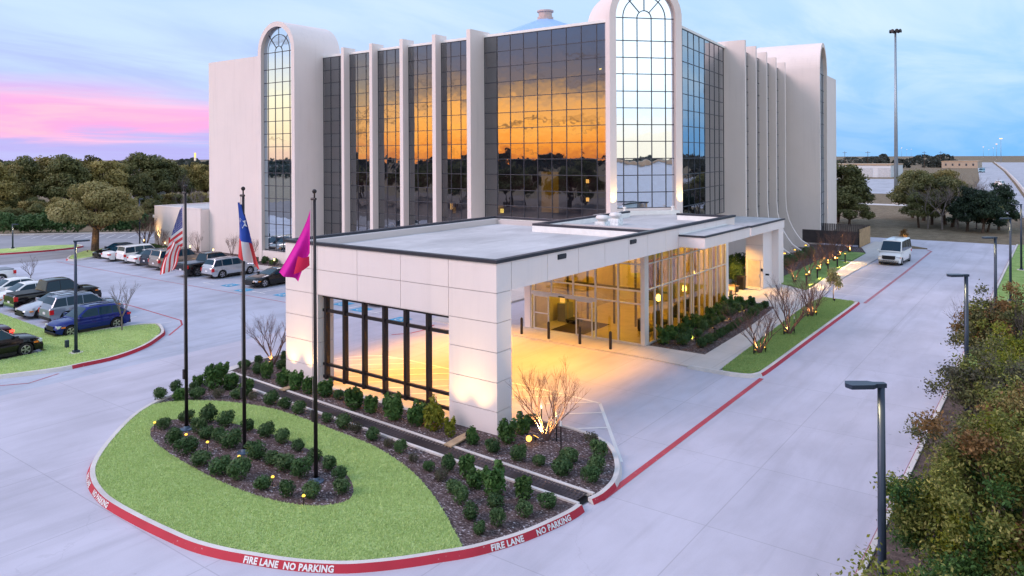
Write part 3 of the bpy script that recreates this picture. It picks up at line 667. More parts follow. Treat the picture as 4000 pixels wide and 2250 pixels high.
# inside
TAN = mat('lobby_wall', (.52, .42, .22), .7, var=.08); FLO = mat('lobby_floor', (.55, .45, .33), .35, var=.12, vscale=1.5, spec=.5)
MB().box(-24.55, -17.5, 35.25, 46.6, .02, .085).build('floor', FLO, lob)
MB().box(-24.6, -17.5, 46.6, 46.75, .05, 5.14).box(-24.75, -24.6, 35.6, 46.7, .05, 5.14).build('inner_wall', TAN, lob)
MB().box(-24.55, -17.5, 35.25, 46.6, 5.02, 5.12).build('ceiling', TAN, lob)
BRN = mat('brown_wood', (.16, .085, .04), .5, var=.25); DK = mat('dark_furniture', (.03, .025, .025), .5, var=.1)
iv = MB()
for x in (-24.4, -23.0, -21.2, -19.8, -18.4): iv.box(x - .05, x + .05, 38.7, 38.8, .09, 5.0)
iv.box(-24.5, -17.55, 38.7, 38.8, 2.2, 2.32); iv.build('inner_vestibule', mat('bronze_frame', (.12, .10, .08), .4, .4), lob)
for x in (-24.2, -22.6, -21.1, -19.6, -18.2): MB().box(x - .22, x + .22, 46.4, 46.6, .09, 5.0).build('wall_panel', BRN, lob)
MB().box(-21.0, -18.3, 39.9, 40.3, 4.75, 4.9).build('light_cove', EWARM2, lob)
MB().box(-23.5, -21.4, 41.5, 41.8, 4.75, 4.9).build('light_cove', EWARM2, lob)
for x, y, z in ((-20.4, 37, 4.5), (-22.8, 37, 4.5), (-20, 42, 4.3), (-18.8, 45, 4.0), (-23, 43, 4.3)): point('lobby_light', lob, (x, y, z), 150, (1.0, .62, .04), .3)
mt = thing('door_mat', 'dark brown entrance mat inside the sliding doors', 'mat', (-22.4, 36.6, .09)); MB().box(-23.4, -21.3, 35.3, 38.4, .086, .10).build('pile', mat('mat_brown', (.05, .03, .025), .95, var=.2, vscale=8), mt)
ct = thing('luggage_cart', 'wheeled luggage cart with dark base behind the left sliding door', 'cart', (-23.3, 37.6, .085))
MB().box(-23.6, -22.9, 37.2, 38.1, .24, .32).build('base', DK, ct)
for x in (-23.5, -23.0):
    for y in (37.3, 38.0): MB().lathe([(.02, -.03), (.09, -.03), (.09, .03), (.02, .03)], 10, (x, y, .175), 'y').build('wheel', BLACKM, ct)
hp = MB()
for x in (-23.5, -23.0):
    for y in (37.3, 38.0): hp.tube((x, y, .3), (x, y, 1.5), .015)
for x in (-23.5, -23.0): hp.tube((x, 37.3, 1.5), (x, 38.0, 1.5), .015)
hp.build('hoop', mat('brass', (.5, .34, .12), .3, .9, var=0), ct)
kk = thing('lobby_desk', 'grey host desk with an orange screen just inside the lobby doors', 'desk', (-24, 37.9, .085))
MB().box(-24.3, -23.75, 37.4, 38.3, .085, 1.15).build('cabinet', mat('desk_grey', (.25, .24, .25), .5), kk); MB().box(-24.2, -23.85, 37.5, 37.54, 1.2, 1.6).build('screen', m_emit('screen_orange', (.9, .45, .08), 1.0), kk)
for i, (x, y) in enumerate(((-18.5, 37.5), (-18.6, 39.6), (-18.4, 41.8), (-18.6, 43.9))):
    s = thing('lobby_chair', f'dark lounge chair inside the side windows, {ORD[i+1]} from the drive', 'chair', (x, y, .085), group='lobby chairs')
    MB().box(x - .35, x + .35, y - .35, y + .35, .28, .46).build('seat', DK, s); MB().box(x - .38, x - .26, y - .35, y + .35, .4, .95).build('backrest', DK, s)
    for a in (-.3, .3):
        for b in (-.3, .3): MB().tube((x + a, y + b, .085), (x + a, y + b, .3), .02).build('leg', DK, s)
for i, (x, y, z) in enumerate(((-18.3, 38.6, 1.9), (-18.3, 42.2, 1.9), (-18.8, 44.6, 2.5))):
    s = thing('pendant_lamp', f'glowing yellow pendant lamp behind the side windows, {ORD[i+1]} from the drive', 'lamp', (x, y, z), group='pendant lamps')
    MB().lathe([(.03, .25), (.10, .2), (.14, 0), (.10, -.12), (.001, -.16)], 14, (x, y, z)).build('shade', m_emit(f'pendant_glow_{i}', (1.0, .66, .2), 9), s); MB().tube((x, y, z + .25), (x, y, 5.0), .01).build('cord', BLACKM, s)

# ------------------------------------------------------------------ annex with the service door
an = thing('service_annex', 'small flat-roofed cream annex with a flush service door beside the lobby', 'annex', (-19, 56, 0))
MB().box(-19.05, -17.75, 55.2, 57.3, 0, 4.35).build('wall', STUC, an)
MB().box(-19.0, -17.25, 57.3, 58.5, 0, 4.35).build('pier', STUC, an)
MB().box(-24, -17.2, 51.0, 58.6, 4.35, 4.95).build('roof_slab', STUC, an); MB().box(-24.02, -17.14, 50.95, 58.66, 4.95, 5.05).build('coping', COPE, an)
MB().sheet([(-24, 51.1), (-17.3, 51.1), (-17.3, 58.5), (-24, 58.5)], 5.055).build('roof_membrane', ROOFW, an)
dd = MB().box(-18.85, -17.95, 55.15, 55.205, .08, 2.1).build('door', mat('door_cream', (.66, .56, .46), .6), an); MB().box(-18.1, -18.02, 55.08, 55.16, 1.0, 1.1).build('handle', ALU, dd)
for z in (1.05, 2.15, 3.25): MB().box(-19.05, -17.745, 55.19, 55.198, z, z + .02).build('joint', DARKJ, an)
MB().box(-17.9, -17.78, 55.14, 55.2, 1.35, 1.55).build('door_sign', BLACKM, an); MB().tube((-17.75, 55.75, 1.05), (-17.5, 55.75, 1.05), .07).build('fire_connection', BLACKM, an)
MB().box(-19.1, -17.7, 54.3, 55.2, .05, .14).build('step', KERB, an)
al = MB().lathe([(.001, 0), (.1, 0), (.12, .02)], 10, (-19.3, 53.2, 4.33)).build('downlight', EWARM, an); spot('downlight_beam', al, (-19.3, 53.2, 4.3), (-19.2, 53.4, 0), 1500, 120, .9, (1, .50, .07), .08)
al = MB().lathe([(.001, 0), (.1, 0), (.12, .02)], 10, (-21.5, 52.2, 4.33)).build('downlight', EWARM, an); spot('downlight_beam', al, (-21.5, 52.2, 4.3), (-21.3, 52.3, 0), 900, 120, .9, (1, .50, .07), .08)
tb = thing('litter_bin', 'tall black litter bin standing by the service door', 'bin', (-19.0, 54.0, .075)); MB().box(-19.25, -18.75, 53.8, 54.3, .075, .95).build('body', BLACKM, tb); MB().box(-19.28, -18.72, 53.77, 54.33, .95, 1.05).build('hood', BRONZE, tb)
for i, (x, y) in enumerate(((-19.3, 52.8), (-19.1, 50.9))):
    s = thing('bench', ('wooden bench beside the litter bin' if i == 0 else 'wooden bench nearer the lobby end pier'), 'bench', (x, y, .075), group='benches by the lobby')
    for k in range(3): MB().box(x - .55, x + .55, y - .2 + k * .14, y - .08 + k * .14, .48, .52).build('slat', BRN if 0 else mat('bench_wood', (.34, .22, .12), .6, var=.2), s)
    for a in (-.45, .45): MB().box(x + a - .03, x + a + .03, y - .2, y + .2, .075, .48).build('leg', BLACKM, s)
sp = thing('sign_post', 'thin black sign post on the paving near the benches', 'post', (-18.64, 51.8, .075)); MB().tube((-18.64, 51.8, .075), (-18.64, 51.8, 1.25), .035).build('post', BLACKM, sp); MB().lathe([(.001, .1), (.18, .1), (.18, .075)], 14, (-18.64, 51.8, 0)).build('base', BLACKM, sp)

# ------------------------------------------------------------------ hotel
hot = thing('hotel_building', 'tall cream hotel with mirrored glass wings, upright fins and arched glass towers', 'hotel', (-40, 50, 0))
HW = WORLD0[hot]
PW = MB().face([(-.5, 0, -.5), (.5, 0, -.5), (.5, 0, .5), (-.5, 0, .5)]).mesh('wing_pane', WINGG)
PT = MB().face([(-.5, 0, -.5), (.5, 0, -.5), (.5, 0, .5), (-.5, 0, .5)]).mesh('tower_pane', TOWG)
CURT = mat('curtain', (.16, .095, .10), .9, var=.35, vscale=1.3); SPAN = mat('spandrel', (.10, .115, .15), .5, var=.1)
def local_part(name, me, origin, rz):
    o = link(name, me, hot); o.location = Vector(origin) - HW; o.rotation_euler = (0, 0, rz); WORLD0[o] = Vector((0, 0, 0)); return o
def curtain(origin, rz, xs, zs, single=True, lit=(), jitter=.0022, amber=()):
    """mirror curtain wall in its own frame: x along the wall, outside towards -y"""
    bars = MB()
    for x in xs: bars.box(x - .025, x + .025, -.03, .04, zs[-1], zs[0])
    for z in zs: bars.box(xs[0], xs[-1], -.028, .04, z - .025, z + .025)
    cw = local_part('curtain_wall', bars.mesh('curtain_wall', MULL), origin, rz)
    for j in range(len(zs) - 1):
        b = MB().box(xs[0], xs[-1], .16, .20, zs[j + 1], zs[j]); b.build('spandrel_band' if j % 2 == 0 else 'curtain_band', SPAN if j % 2 == 0 else CURT, cw, False)
    if single:
        for i in range(len(xs) - 1):
            for j in range(len(zs) - 1):
                o = link('pane', PW, cw); o.location = ((xs[i] + xs[i + 1]) / 2, 0, (zs[j] + zs[j + 1]) / 2); o.scale = (xs[i + 1] - xs[i] - .04, 1, zs[j] - zs[j + 1] - .04)
                o.rotation_euler = (random.gauss(0, jitter), 0, random.gauss(0, jitter))
    else:
        pm = MB()
        for i in range(len(xs) - 1):
            for j in range(len(zs) - 1):
                a, b = random.gauss(0, jitter), random.gauss(0, jitter); x0, x1, z0, z1 = xs[i] + .02, xs[i + 1] - .02, zs[j + 1] + .02, zs[j] - .02
                pm.face([(x0, -a - b, z0), (x1, -a + b, z0), (x1, a + b, z1), (x0, a - b, z1)])
        pm.build('panes', WINGG, cw, False, kind='stuff')
    for (x, z, w, h, m) in lit: MB().box(x - w / 2, x + w / 2, .10, .13, z - h / 2, z + h / 2).build('lit_window', m, cw, False)
    return cw
RZ = [19.22 - 1.185 * k for k in range(17)]
AMB = m_emit('amber_room', (.55, .27, .02), .55); LAMPY = m_emit('room_lamp', (1.0, .75, .12), 4.0); LAMPO = m_emit('room_lamp_orange', (1.0, .55, .12), 3.5)
main_x = [-36.31, -35.07, -33.79, -32.54, -31.28, -30.02, -28.74, -27.48, -26.22, -25.49]
curtain((0, 45.59, 0), 0, main_x, RZ[:13], True, lit=[(-30.3, 7.3, 1.5, 3.0, AMB), (-27.1, 8.15, .24, .26, LAMPO), (-27.1, 6.85, .24, .26, LAMPO), (-26.0, 16.05, .16, .10, LAMPY), (-34.75, 5.75, .30, .32, LAMPY), (-34.9, 5.85, .55, .7, AMB)])
BAYS = [(-55.61, -52.30, [-54.54, -53.35]), (-51.92, -48.63, [-50.88, -49.78]), (-48.25, -44.92, [-47.15, -46.11]), (-44.54, -41.20, [-43.48, -42.42]), (-40.82, -36.69, [-39.78, -38.74, -37.7])]
for k, (a, b, mids) in enumerate(BAYS):
    curtain((0, 45.59, 0), 0, [a] + mids + [b], RZ[:17], False, lit=([(-39.9, 5.9, .18, .5, LAMPO), (-39.6, 5.6, .3, .5, AMB)] if k == 4 else []))
# wing fins
FZ = 19.87
for k, (xr, yf, zt, th) in enumerate([(-51.92, 44.88, 19.84, .36), (-48.25, 44.89, 19.86, .36), (-44.54, 44.90, 19.88, .38), (-40.82, 44.88, 19.89, .38), (-36.31, 43.87, 19.71, .38)]):
    MB().box(xr - th, xr, yf, 46.26, 0, zt).build('fin', STUC2, hot)
MB().box(-55.61, -25.45, 45.52, 46.1, 19.25, 19.44).build('parapet', UPW, hot)
MB().box(-55.6, -25.5, 45.9, 60, 0, 19.2).build('wing_body', STUC2, hot)
MB().box(-72.1, -61.0, 44.0, 58, 0, 19.92).build('end_slab', STUC2, hot)

def arch_tower(center, rz, hw, zs, depth, zglass, rows, single, jamb=.47, rec=.36, z0=0.0, mul=.03):
    """arched glass tower: barrel-vaulted shell, recessed mirror glazing with a fan light on top"""
    A = np.linspace(math.pi, 0, 37)
    def outline(w, zb): return [(-w, zb)] + [(w * math.cos(a), zs + w * math.sin(a)) for a in A] + [(w, zb)]
    wi = hw - jamb; O = outline(hw, z0); I = outline(wi, z0)
    mb = MB(); n = len(O)
    mb.grid([[(x, 0, z) for x, z in O], [(x, 0, z) for x, z in I]][::-1])
    mb.grid([[(x, 0, z) for x, z in O], [(x, depth, z) for x, z in O]])
    mb.grid([[(x, rec, z) for x, z in I], [(x, 0, z) for x, z in I]])
    mb.face([(x, depth, z) for x, z in O])
    mb.box(-wi, wi, rec - .30, rec + .2, z0, zglass)
    sh = local_part('arch_tower', mb.mesh('arch_tower', STUC2), center, rz)
    MB().face([(x, rec + .12, z) for x, z in outline(wi, zglass)]).build('backing', SPAN, sh, False)
    cols = [-wi, -wi * .715, -wi * .24, wi * .24, wi * .715, wi]; zr = [zs - .05] + rows
    bars = MB(); y0, y1 = rec - .03, rec + .03
    for x in cols[1:-1]: bars.box(x - mul, x + mul, y0, y1, zglass, zr[0])
    for z in zr: bars.box(-wi, wi, y0 - .003, y1, z - mul, z + mul)
    r1, r2 = wi * .24, wi * .715
    for rr in (r1, r2):
        bars.grid([[((rr + q) * math.cos(a), y0, zr[0] + (rr + q) * math.sin(a)) for q in (-mul, mul)] for a in np.linspace(0, math.pi, 33)])
    for a in (R(48), R(90), R(132)):
        ca, sa = math.cos(a), math.sin(a)
        bars.face([(r * ca + q * sa, y0 - .004, zr[0] + r * sa - q * ca) for r, q in ((r1, -mul), (wi, -mul), (wi, mul), (r1, mul))])
    bars.build('glazing_bars', MULL, sh, False)
    allp = MB()
    for i in range(5):
        for j in range(len(zr) - 1):
            x0, x1, zt, zb = cols[i] + mul, cols[i + 1] - mul, zr[j] - mul, zr[j + 1] + mul
            if single:
                o = link('pane', PT, sh); o.location = ((x0 + x1) / 2, rec, (zt + zb) / 2); o.scale = (x1 - x0, 1, zt - zb); o.rotation_euler = (random.gauss(0, .0012), 0, random.gauss(0, .0012))
            else:
                q = random.gauss(0, .002); allp.face([(x0, rec - q, zb), (x1, rec + q, zb), (x1, rec + q, zt), (x0, rec - q, zt)])
    spokes = [0, R(48), R(90), R(132), math.pi]
    def sector(ra, rb, a0, a1):
        aa = np.linspace(a0, a1, 9)
        return [(ra * math.cos(a), rec, zr[0] + ra * math.sin(a)) for a in aa] + [(rb * math.cos(a), rec, zr[0] + rb * math.sin(a)) for a in aa[::-1]]
    secs = [[(r1 * math.cos(a), rec, zr[0] + r1 * math.sin(a)) for a in np.linspace(0, math.pi, 13)]]
    for a0, a1 in zip(spokes, spokes[1:]): secs += [sector(r1, r2, a0, a1), sector(r2, wi, a0, a1)]
    for s_ in secs:
        if single: MB().face(s_[::-1]).build('pane', TOWG, sh, False)
        else: allp.face(s_[::-1])
    if not single: allp.build('panes', TOWG, sh, False, kind='stuff')
    return sh
rows1 = [18.17, 16.93, 15.72, 14.52, 13.32, 12.14, 10.94, 9.70, 8.50, 7.30, 6.12, 4.92, 3.73, 2.52, 1.3]
arch_tower((-58.33, 42.3, 0), 0, 2.73, 19.78, 5.3, 1.2, rows1, False)
rows2 = [17.94, 16.77, 15.63, 14.43, 13.27, 12.11, 10.95, 9.76, 8.59, 7.41, 6.32]
ct_ = arch_tower((-23.07, 46.93, 0), R(48), 2.65, 19.57, 5.0, 6.3, rows2, True)
arch_tower((-21.6, 88.7, 0), R(96.9), 3.35, 19.2, 7, 1.0, [17.3, 16.0, 14.7, 13.4, 12.1, 10.8, 9.5, 8.2, 6.9, 5.6, 4.3, 3.0, 1.7], False)
# sill ledge and flood lights at the foot of the central tower
u48 = Vector((math.cos(R(48)), math.sin(R(48)), 0)); n48 = Vector((math.sin(R(48)), -math.cos(R(48)), 0)); c48 = Vector((-23.07, 46.93, 0))
def loc48(a, o, z): p = c48 + u48 * a + n48 * o; return (p.x, p.y, z)
MB().prism([loc48(-2.2, .02, 0)[:2], loc48(2.2, .02, 0)[:2], loc48(2.2, .5, 0)[:2], loc48(-2.2, .5, 0)[:2]], 5.88, 6.16).build('sill_ledge', UPW, hot)
for a in (-1.75, 1.75):
    p = loc48(a, .33, 6.16); f = thing('flood_light', f'small white flood light on the ledge under the {"left" if a < 0 else "right"} jamb of the central glass tower', 'light', p)
    MB().lathe([(.10, 0), (.07, .12), (.04, .22)], 10, p).build('stand', UPW, f); MB().box(p[0] - .09, p[0] + .09, p[1] - .09, p[1] + .09, p[2] + .2, p[2] + .3).build('head', UPW, f)
    spot('flood_beam', f, loc48(a * 1.42, .30, 6.3), loc48(a * 1.40, -.1, 10.5), 420, 62, 1.0, (1, .60, .18), .05)
# right-hand wing
W2o = Vector((-22.3, 51.2, 0)); w2 = R(96.16); u2 = Vector((math.cos(w2), math.sin(w2), 0)); o2 = Vector((math.sin(w2), -math.cos(w2), 0))
curtain(tuple(W2o), w2, [-1.3, 0] + [1.46 * k for k in range(1, 9)], RZ[:13], True)
curtain(tuple(W2o + o2 * 1.05), w2, [12.5 + 1.5 * k for k in range(15)], RZ[:16], False)
def p2(a, o): q = W2o + u2 * a + o2 * o; return (q.x, q.y)
MB().prism([p2(-1.5, -.35), p2(12.45, -.35), p2(12.45, .8), p2(34, .8), p2(34, -9), p2(-1.5, -9)], 0, 19.2).build('wing_body', STUC2, hot)
MB().prism([p2(-1.4, .06), p2(12.1, .06), p2(12.1, -.6), p2(-1.4, -.6)], 19.25, 19.44).build('parapet', UPW, hot)
for k, a in enumerate((12.1, 16.3, 20.95, 25.5, 30.4)):
    prof = [(-.6, 19.86), (-.6, -.2)]
    if k == 0: prof += [(1.75, -.2), (1.75, 19.86)]
    else: prof += [(4.15, -.2), (4.1, .35)] + [(1.75 + 2.35 * (1 - z / 5.2) ** 2.3, z) for z in (.9, 1.5, 2.2, 3.0, 4.0, 5.2)] + [(1.75, 19.86)]
    mb = MB(); A_ = [(*p2(a, o), z) for o, z in prof]; B_ = [(*p2(a + .42, o), z) for o, z in prof]
    mb.face(A_); mb.face(B_[::-1]); n = len(prof)
    for i in range(n): j = (i + 1) % n; mb.face([A_[j], A_[i], B_[i], B_[j]])
    mb.build('fin', STUC2, hot)
MB().prism([(-23.3, 92.0), (-24.15, 105.6), (-34, 105), (-33, 92)], 0, 19.9).build('end_slab', STUC2, hot)
# roof lantern behind the parapet
MB().lathe([(8.5, 21.3), (.7, 24.3)], 8, (-43.55, 65, 0)).build('pyramid_roof', mat('blue_metal_roof', (.32, .52, .85), .5, .1, var=.05), hot)
MB().lathe([(.85, 24.2), (.85, 24.5), (.72, 24.55), (.72, 25.0), (.88, 25.05), (.88, 25.2), (.001, 25.25)], 16, (-43.55, 65, 0)).build('roof_cap', mat('cap_copper', (.55, .42, .40), .5, var=.1), hot)
# low wing on the left
lw = thing('low_annex', 'long low cream wing with a flat roof at the left foot of the hotel', 'building', (-77, 44, 0))
MB().box(-81.35, -72.12, 43.0, 62, 0, 4.52).build('wall', STUC2, lw); MB().sheet([(-81.2, 43.15), (-72.2, 43.15), (-72.2, 61.8), (-81.2, 61.8)], 4.54).build('roof_membrane', ROOFW, lw)
MB().box(-81.37, -72.12, 42.98, 43.2, 4.52, 4.66).box(-81.37, -81.15, 43.2, 62, 4.52, 4.66).build('parapet', STUC2, lw)
MB().lathe([(.5, 4.5), (.5, 5.0), (.35, 5.05), (.55, 5.1), (.5, 5.25), (.001, 5.3)], 14, (-74.6, 47, 0)).build('roof_vent', mat('vent_grey', (.5, .5, .52), .5), lw)
MB().box(-81.75, -81.4, 43.0, 43.3, 3.3, 3.6).build('wall_lamp', UPW, lw)
# ------------------------------------------------------------------ flag poles and flags
camr = Vector((math.cos(YAW), math.sin(YAW), 0)); camf = Vector((-math.sin(YAW), math.cos(YAW), 0))
POLES = [(-25.5, 14.62), (-21.92, 14.6), (-18.2, 14.56)]
PN = ['left of three, with the striped flag', 'middle of three, with the single-star flag', 'right of three, with the magenta flag']
for (x, y), lb in zip(POLES, PN):
    t = thing('flagpole', 'tall dark bronze pole with ball finial, ' + lb, 'flagpole', (x, y, .16), group='flagpoles on the oval bed')
    MB().tube((x, y, .16), (x, y, 8.75), .064, .044, 16).build('pole', BRONZE, t, smooth=True)
    MB().lathe([(.24, .16), (.24, .19), (.13, .22), (.09, .30)], 20, (x, y, 0)).build('base_collar', mat('collar_blue', (.08, .12, .18), .4, .5, var=0), t)
    MB().lathe([(.001, -.07)] + [(.07 * math.cos(a), .07 * math.sin(a)) for a in np.linspace(-1.3, 1.3, 9)] + [(.001, .07)], 16, (x, y, 8.95)).build('ball_finial', BRONZE, t, smooth=True)
    MB().tube((x, y, 8.74), (x, y, 8.9), .025).tube((x - .12, y - .02, 8.72), (x + .06, y, 8.72), .04).build('truck', BRONZE, t)
    MB().tube((x - .11, y - .02, 8.7), (x - .10, y - .02, 2.3), .008, n=5).build('halyard', mat('rope', (.35, .3, .28), .8, var=0), t)
    MB().box(x - .05, x + .05, y - .12, y - .06, 2.0, 2.35).build('cleat', BRONZE, t)
FRED = mat('flag_red', (.60, .045, .055), .8, var=.05); FWHT = mat('flag_white', (.74, .72, .74), .8, var=.04); FBLU = mat('flag_blue', (.065, .075, .30), .8, var=.05)
FBLU2 = mat('flag_blue_bright', (.035, .085, .42), .8, var=.05); FPNK = mat('flag_magenta', (.62, .003, .33), .75, var=.04)
def drape(px, py, ztop, fn, nu=36, nv=26):
    """fn(u,v) -> (to the right in the view, away, down) relative to the hoist top"""
    P = []
    for i in range(nu + 1):
        row = []
        for j in range(nv + 1):
            a, b, c = fn(i / nu, j / nv); q = Vector((px, py, ztop)) + camr * a + camf * b; row.append((q.x, q.y, ztop - c))
        P.append(row)
    return P
def flag_mesh(P, classify, mats):
    mb = MB(); nu, nv = len(P) - 1, len(P[0]) - 1
    for i in range(nu):
        for j in range(nv):
            mb.cur = classify((i + .5) / nu, (j + .5) / nv); b = len(mb.v)
            mb.face([P[i][j], P[i + 1][j], P[i + 1][j + 1], P[i][j + 1]])
    return mb
def star(mb, P, u, v, ru, rv, off=.012):
    nu, nv = len(P) - 1, len(P[0]) - 1
    def at(u, v):
        i = min(nu - 1, max(0, int(u * nu))); j = min(nv - 1, max(0, int(v * nv))); a, b = u * nu - i, v * nv - j
        q = (Vector(P[i][j]) * (1 - a) * (1 - b) + Vector(P[i + 1][j]) * a * (1 - b) + Vector(P[i][j + 1]) * (1 - a) * b + Vector(P[i + 1][j + 1]) * a * b)
        return q - camf * off
    pts = []
    for k in range(10):
        a = math.pi / 2 + k * math.pi / 5; r = 1 if k % 2 == 0 else .42
        pts.append(tuple(at(u + ru * r * math.cos(a), v - rv * r * math.sin(a))))
    mb.face(pts)
# striped flag: hoist on the pole, fly hanging down to the left in soft folds
def f_us(u, v):
    A_ = .10 + .52 * v; return -.09 - A_ * u, .10 * math.sin(3.2 * u + 1.5 * v) * u - .04, 1.45 * v + .55 * A_ * u + .10 * u * u
def f_us2(u, v):          # the fly end, hanging down in front: u runs down the cloth, v across the stripes
    top = (-.55 + .46 * v, 1.12 + .42 * v); bot = (-.90 + .58 * v, 2.48 - .20 * v); return top[0] + (bot[0] - top[0]) * u + .03 * math.sin(6 * u + 4 * v), -.12 + .07 * math.sin(10 * v + 2 * u), top[1] + (bot[1] - top[1]) * u
x, y = POLES[0]; P = drape(x, y, 8.25, f_us, 40, 26)
fl = thing('striped_flag', 'red and white striped flag with starred blue canton hanging limp on the left pole', 'flag', (x, y, 6.4), group=None)
flag_mesh(P, lambda u, v: 2 if v < 7 / 13 else (0 if int(v * 13) % 2 == 0 else 1), None).build('cloth', [FRED, FWHT, FBLU], fl)
flag_mesh(drape(x, y, 8.25, f_us2, 20, 26), lambda u, v: 0 if int(v * 9) % 2 == 0 else 1, None).build('cloth', [FRED, FWHT], fl)
mb = MB()
for r_ in range(9):
    for c_ in range(6 if r_ % 2 == 0 else 5): star(mb, P, .10 + .16 * (c_ + (.5 if r_ % 2 else 0)), .03 + .057 * (r_ + .1), .055, .019)
mb.build('stars', FWHT, fl)
def f_tx(u, v):
    a = -.14 + v * (.10 + .66 * u ** 1.1); c = .08 * v + 1.80 * u + .34 * v * u * u
    b = .14 * math.sin(8 * v + 3 * u) - .12; return a, b, c
x, y = POLES[1]; P = drape(x, y, 8.5, f_tx, 36, 24)
fl = thing('star_flag', 'blue, white and red single-star flag hanging limp on the middle pole', 'flag', (x, y, 6.3))
flag_mesh(P, lambda u, v: 2 if u < .66 else (0 if v < .30 else 1 if v < .62 else 0), None).build('cloth', [FRED, FWHT, FBLU2], fl)
mb = MB(); star(mb, P, .34, .62, .10, .30, .03); mb.build('star', FWHT, fl)
def f_pk(u, v):
    a = -.13 - (.98 - .66 * v) * u ** 1.15 - .02 * v * (1 - u); c = 1.35 * v * (1 - .80 * u) * (1 - .1 * u) + 1.93 * u ** (.95 + .2 * v)
    b = .13 * math.sin(9 * v + 1.5) * u + .06 * math.sin(5 * u); return a, b, c
x, y = POLES[2]; P = drape(x, y, 8.42, f_pk, 36, 24)
fl = thing('magenta_flag', 'plain magenta flag hanging limp on the right pole', 'flag', (x, y, 6.3))
flag_mesh(P, lambda u, v: 0, None).build('cloth', [FPNK], fl)
def f_fd(u, v): return -.46 + .34 * u - .12 * v * (1 - u), -.17 - .05 * math.sin(3 * u + v), 1.40 + v * (.54 - .26 * u) + .05 * math.sin(3 * u)
P = drape(x, y, 8.42, f_fd, 8, 8)
flag_mesh([[p for p in r] for r in P], lambda u, v: 0, None).build('folded_corner', mat('flag_red_fold', (.62, .01, .07), .75, var=.04), fl)

# ------------------------------------------------------------------ lamp posts, bollards, small lights
SLATE = mat('slate_blue_metal', (.035, .052, .085), .4, .4, var=.08)
def lamp_post(x, y, h, lb, arm=(-1, 0), z0=.12, head=.62):
    t = thing('lamp_post', lb, 'street lamp', (x, y, z0), group='slim car park lamp posts')
    MB().tube((x, y, z0), (x, y, h), .085, .065, 12).build('pole', SLATE, t, smooth=True)
    MB().lathe([(.32, z0 - .1), (.32, z0 + .03)], 20, (x, y, 0)).face([(x + .32 * math.cos(a), y + .32 * math.sin(a), z0 + .03) for a in np.linspace(0, 2 * math.pi, 20, endpoint=False)]).build('footing', KERB, t)
    MB().box(x - .13, x + .13, y - .13, y + .13, z0 + .02, z0 + .14).build('base_plate', SLATE, t)
    d = Vector((arm[0], arm[1], 0)).normalized(); n = Vector((-d.y, d.x, 0))
    def q(a, b, z): p = Vector((x, y, 0)) + d * a + n * b; return (p.x, p.y, z)
    hd = MB(); top, bot = h + .06, h - .02
    ring = [(-.08, -.06), (.12, -.07), (.2, -.14), (head, -.15), (head + .06, 0), (head, .15), (.2, .14), (.12, .07), (-.08, .06)]
    hd.face([q(a, b, top) for a, b in ring][::-1]); hd.face([q(a, b, bot) for a, b in ring])
    for i in range(len(ring)): j = (i + 1) % len(ring); hd.face([q(*ring[i], bot), q(*ring[j], bot), q(*ring[j], top), q(*ring[i], top)])
    hd.build('lamp_head', SLATE, t)
    MB().face([q(.24, -.10, bot - .004), q(head - .05, -.10, bot - .004), q(head - .05, .10, bot - .004), q(.24, .10, bot - .004)]).build('diffuser', EWARM2, t)
    spot('lamp_beam', t, q(.42, 0, bot - .05), q(.05, 0, 0), 60, 130, .6, (1, .72, .34), .08)
    return t
for k, y in enumerate((15.4, 31.0, 45.6, 59.5, 76.0)): lamp_post(-2.75, y, 5.62, f'slim slate-blue lamp post by the right-hand hedge, {ORD[k+1]} from the camera' if k else 'nearest slim slate-blue lamp post, rising from the hedge at bottom right', (-.8, -.6))
lamp_post(-40.23, 17.17, 5.76, 'slate-blue lamp post standing on the car park lawn beside the blue car', (.1, 1))
lamp_post(-92.4, 33.0, 2.75, 'short lamp post with a small sign on the far grass island', (.9, .4))
lamp_post(-83.45, 42.4, 5.3, 'dark lamp post in front of the big oak by the low wing', (-.6, .7))
lamp_post(-97, 28.5, 2.75, 'lamp post at the far left edge beyond the white pickup', (.9, .4))
BOLX = [-24.18, -22.38, -20.41, -18.59]
for k, x in enumerate(BOLX):
    t = thing('bollard', f'black steel bollard before the lobby doors, {ORD[k+1]} from the left', 'bollard', (x, 33.56, .075), group='bollards before the lobby')
    MB().lathe([(.075, .07), (.075, .92), (.06, .97), (.03, 1.0), (.001, 1.01)], 16, (x, 33.56, 0)).build('post', BRONZE, t, smooth=True)
for k, (x, y) in enumerate(((-83.1, 42.7), (-78.4, 42.6), (-73.1, 42.4), (-68.5, 42.2), (-57.3, 41.3))):
    t = thing('path_bollard_light', f'short lit bollard lamp along the hotel front, {ORD[k+1]} from the left', 'bollard lamp', (x, y, .12), group='lit bollards along the hotel front')
    MB().tube((x, y, .12), (x, y, .62), .07, .07, 12).build('post', BRONZE, t); MB().tube((x, y, .62), (x, y, .82), .06, .06, 12).build('lens', m_emit(f'bollard_lens_{k}', (1, .66, .25), 5), t); MB().tube((x, y, .82), (x, y, .86), .08, .08, 12).build('cap', BRONZE, t)
    point('bollard_glow', t, (x, y - .12, .72), 3, (1, .66, .25), .05)
